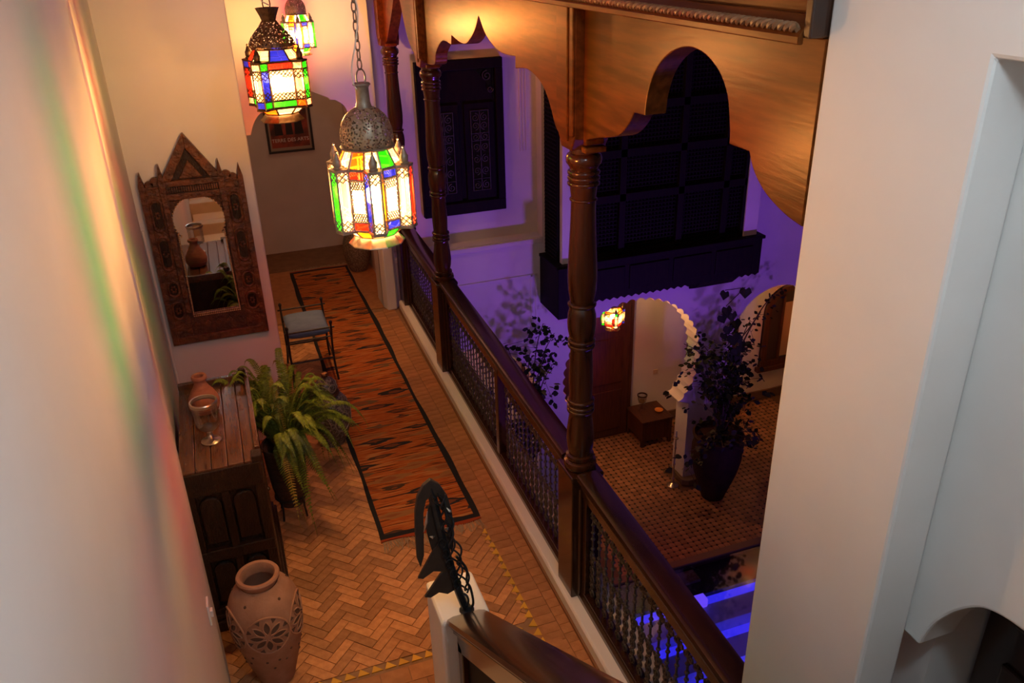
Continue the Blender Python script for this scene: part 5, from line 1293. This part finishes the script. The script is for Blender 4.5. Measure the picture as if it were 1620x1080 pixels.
for p in vine:
    q = place('leaf', big, 'leaf', tr, loc=(p[0] - 5.80, p[1] - 8.13, p[2] - G)); s_ = random.uniform(.75, 1.15); q.scale = (s_, s_, s_); q.rotation_euler = (random.uniform(-.5, .3), random.uniform(-.5, .5), random.uniform(-.5, .5))
shrub(tr, (.15, 0, 1.6), [(.20, .05, 1.05), (.36, .05, 1.15), (.70, .08, 1.45)], .09, .06, 9)
pl = thing('potted_shrub', (2.98, 8.05, G), 'leafy climbing shrub behind the balustrade in front of the violet wall', 'plant')
MB().lathe([(.14, 0), (.17, .01), (.24, .25), (.32, .5), (.33, .65), (.30, .72), (.33, .76), (.30, .78), (.27, .72), (.001, .70)], 28).build('urn', 'pot_dark', pl, smooth=True)
shrub(pl, (0, 0, .7), [(-.2, .1, 2.25), (.05, 0, 2.15), (.26, .1, 2.45), (.36, 0, 2.35), (.34, 0, 1.95), (-.3, .05, 1.85), (.1, .1, 1.4), (-.15, 0, 1.3), (.28, .1, 2.0), (-.45, 0, 1.6)], .16, .075, 22)
# blue pot with plant on iron stand, tall candlestick
bp = thing('blue_planter', (6.28, 9.45, G), 'dark blue plant pot on a slim iron stand beside the arch pier', 'planter')
for k in range(3):
    a = .4 + k * 2 * PI / 3
    MB().tube([(.12 * math.cos(a), .12 * math.sin(a), 0.005), (.07 * math.cos(a), .07 * math.sin(a), .2), (.10 * math.cos(a), .10 * math.sin(a), .42)], .009, 6).build('stand_leg', 'iron', bp)
MB().tube([(-.12, 0, .01), (-.15, 0, .6), (-.14, 0, 1.0), (-.10, 0, 1.12), (-.16, 0, 1.16), (-.2, 0, 1.08)], .009, 6).build('stand_hook', 'iron', bp)
MB().lathe([(.09, .40), (.11, .41), (.14, .62), (.155, .66), (.14, .67), (.001, .62)], 24).build('pot', 'blue_pot', bp, smooth=True)
shrub(bp, (0, 0, .6), [(-.25, 0, .35), (.1, -.1, .3), (-.15, -.15, .2), (-.3, -.05, -.1), (.2, 0, .2)], .12, .07, 14)
cs = thing('floor_candlestick', (5.40, 8.55, G), 'tall slender silver candlestick standing on the courtyard tiles', 'candlestick')
MB().lathe([(.085, 0), (.088, .012), (.06, .03), (.025, .05), (.018, .10), (.028, .12), (.014, .15), (.012, .35), (.022, .37), (.012, .39), (.011, .62), (.020, .64), (.011, .66), (.010, .78), (.035, .80), (.037, .815), (.014, .82), (.012, .84)], 16).build('stick', 'silver', cs, smooth=True)
MB().lathe([(.011, .84), (.011, .93), (.001, .935)], 10).build('candle', 'white_plastic', cs)
cs2 = thing('small_candlestick', (5.98, 9.50, G), 'small silver candlestick on the tiles beside the low table', 'candlestick')
MB().lathe([(.05, 0), (.052, .01), (.02, .03), (.012, .08), (.02, .10), (.012, .12), (.03, .14), (.014, .15)], 14).build('stick', 'silver', cs2, smooth=True)
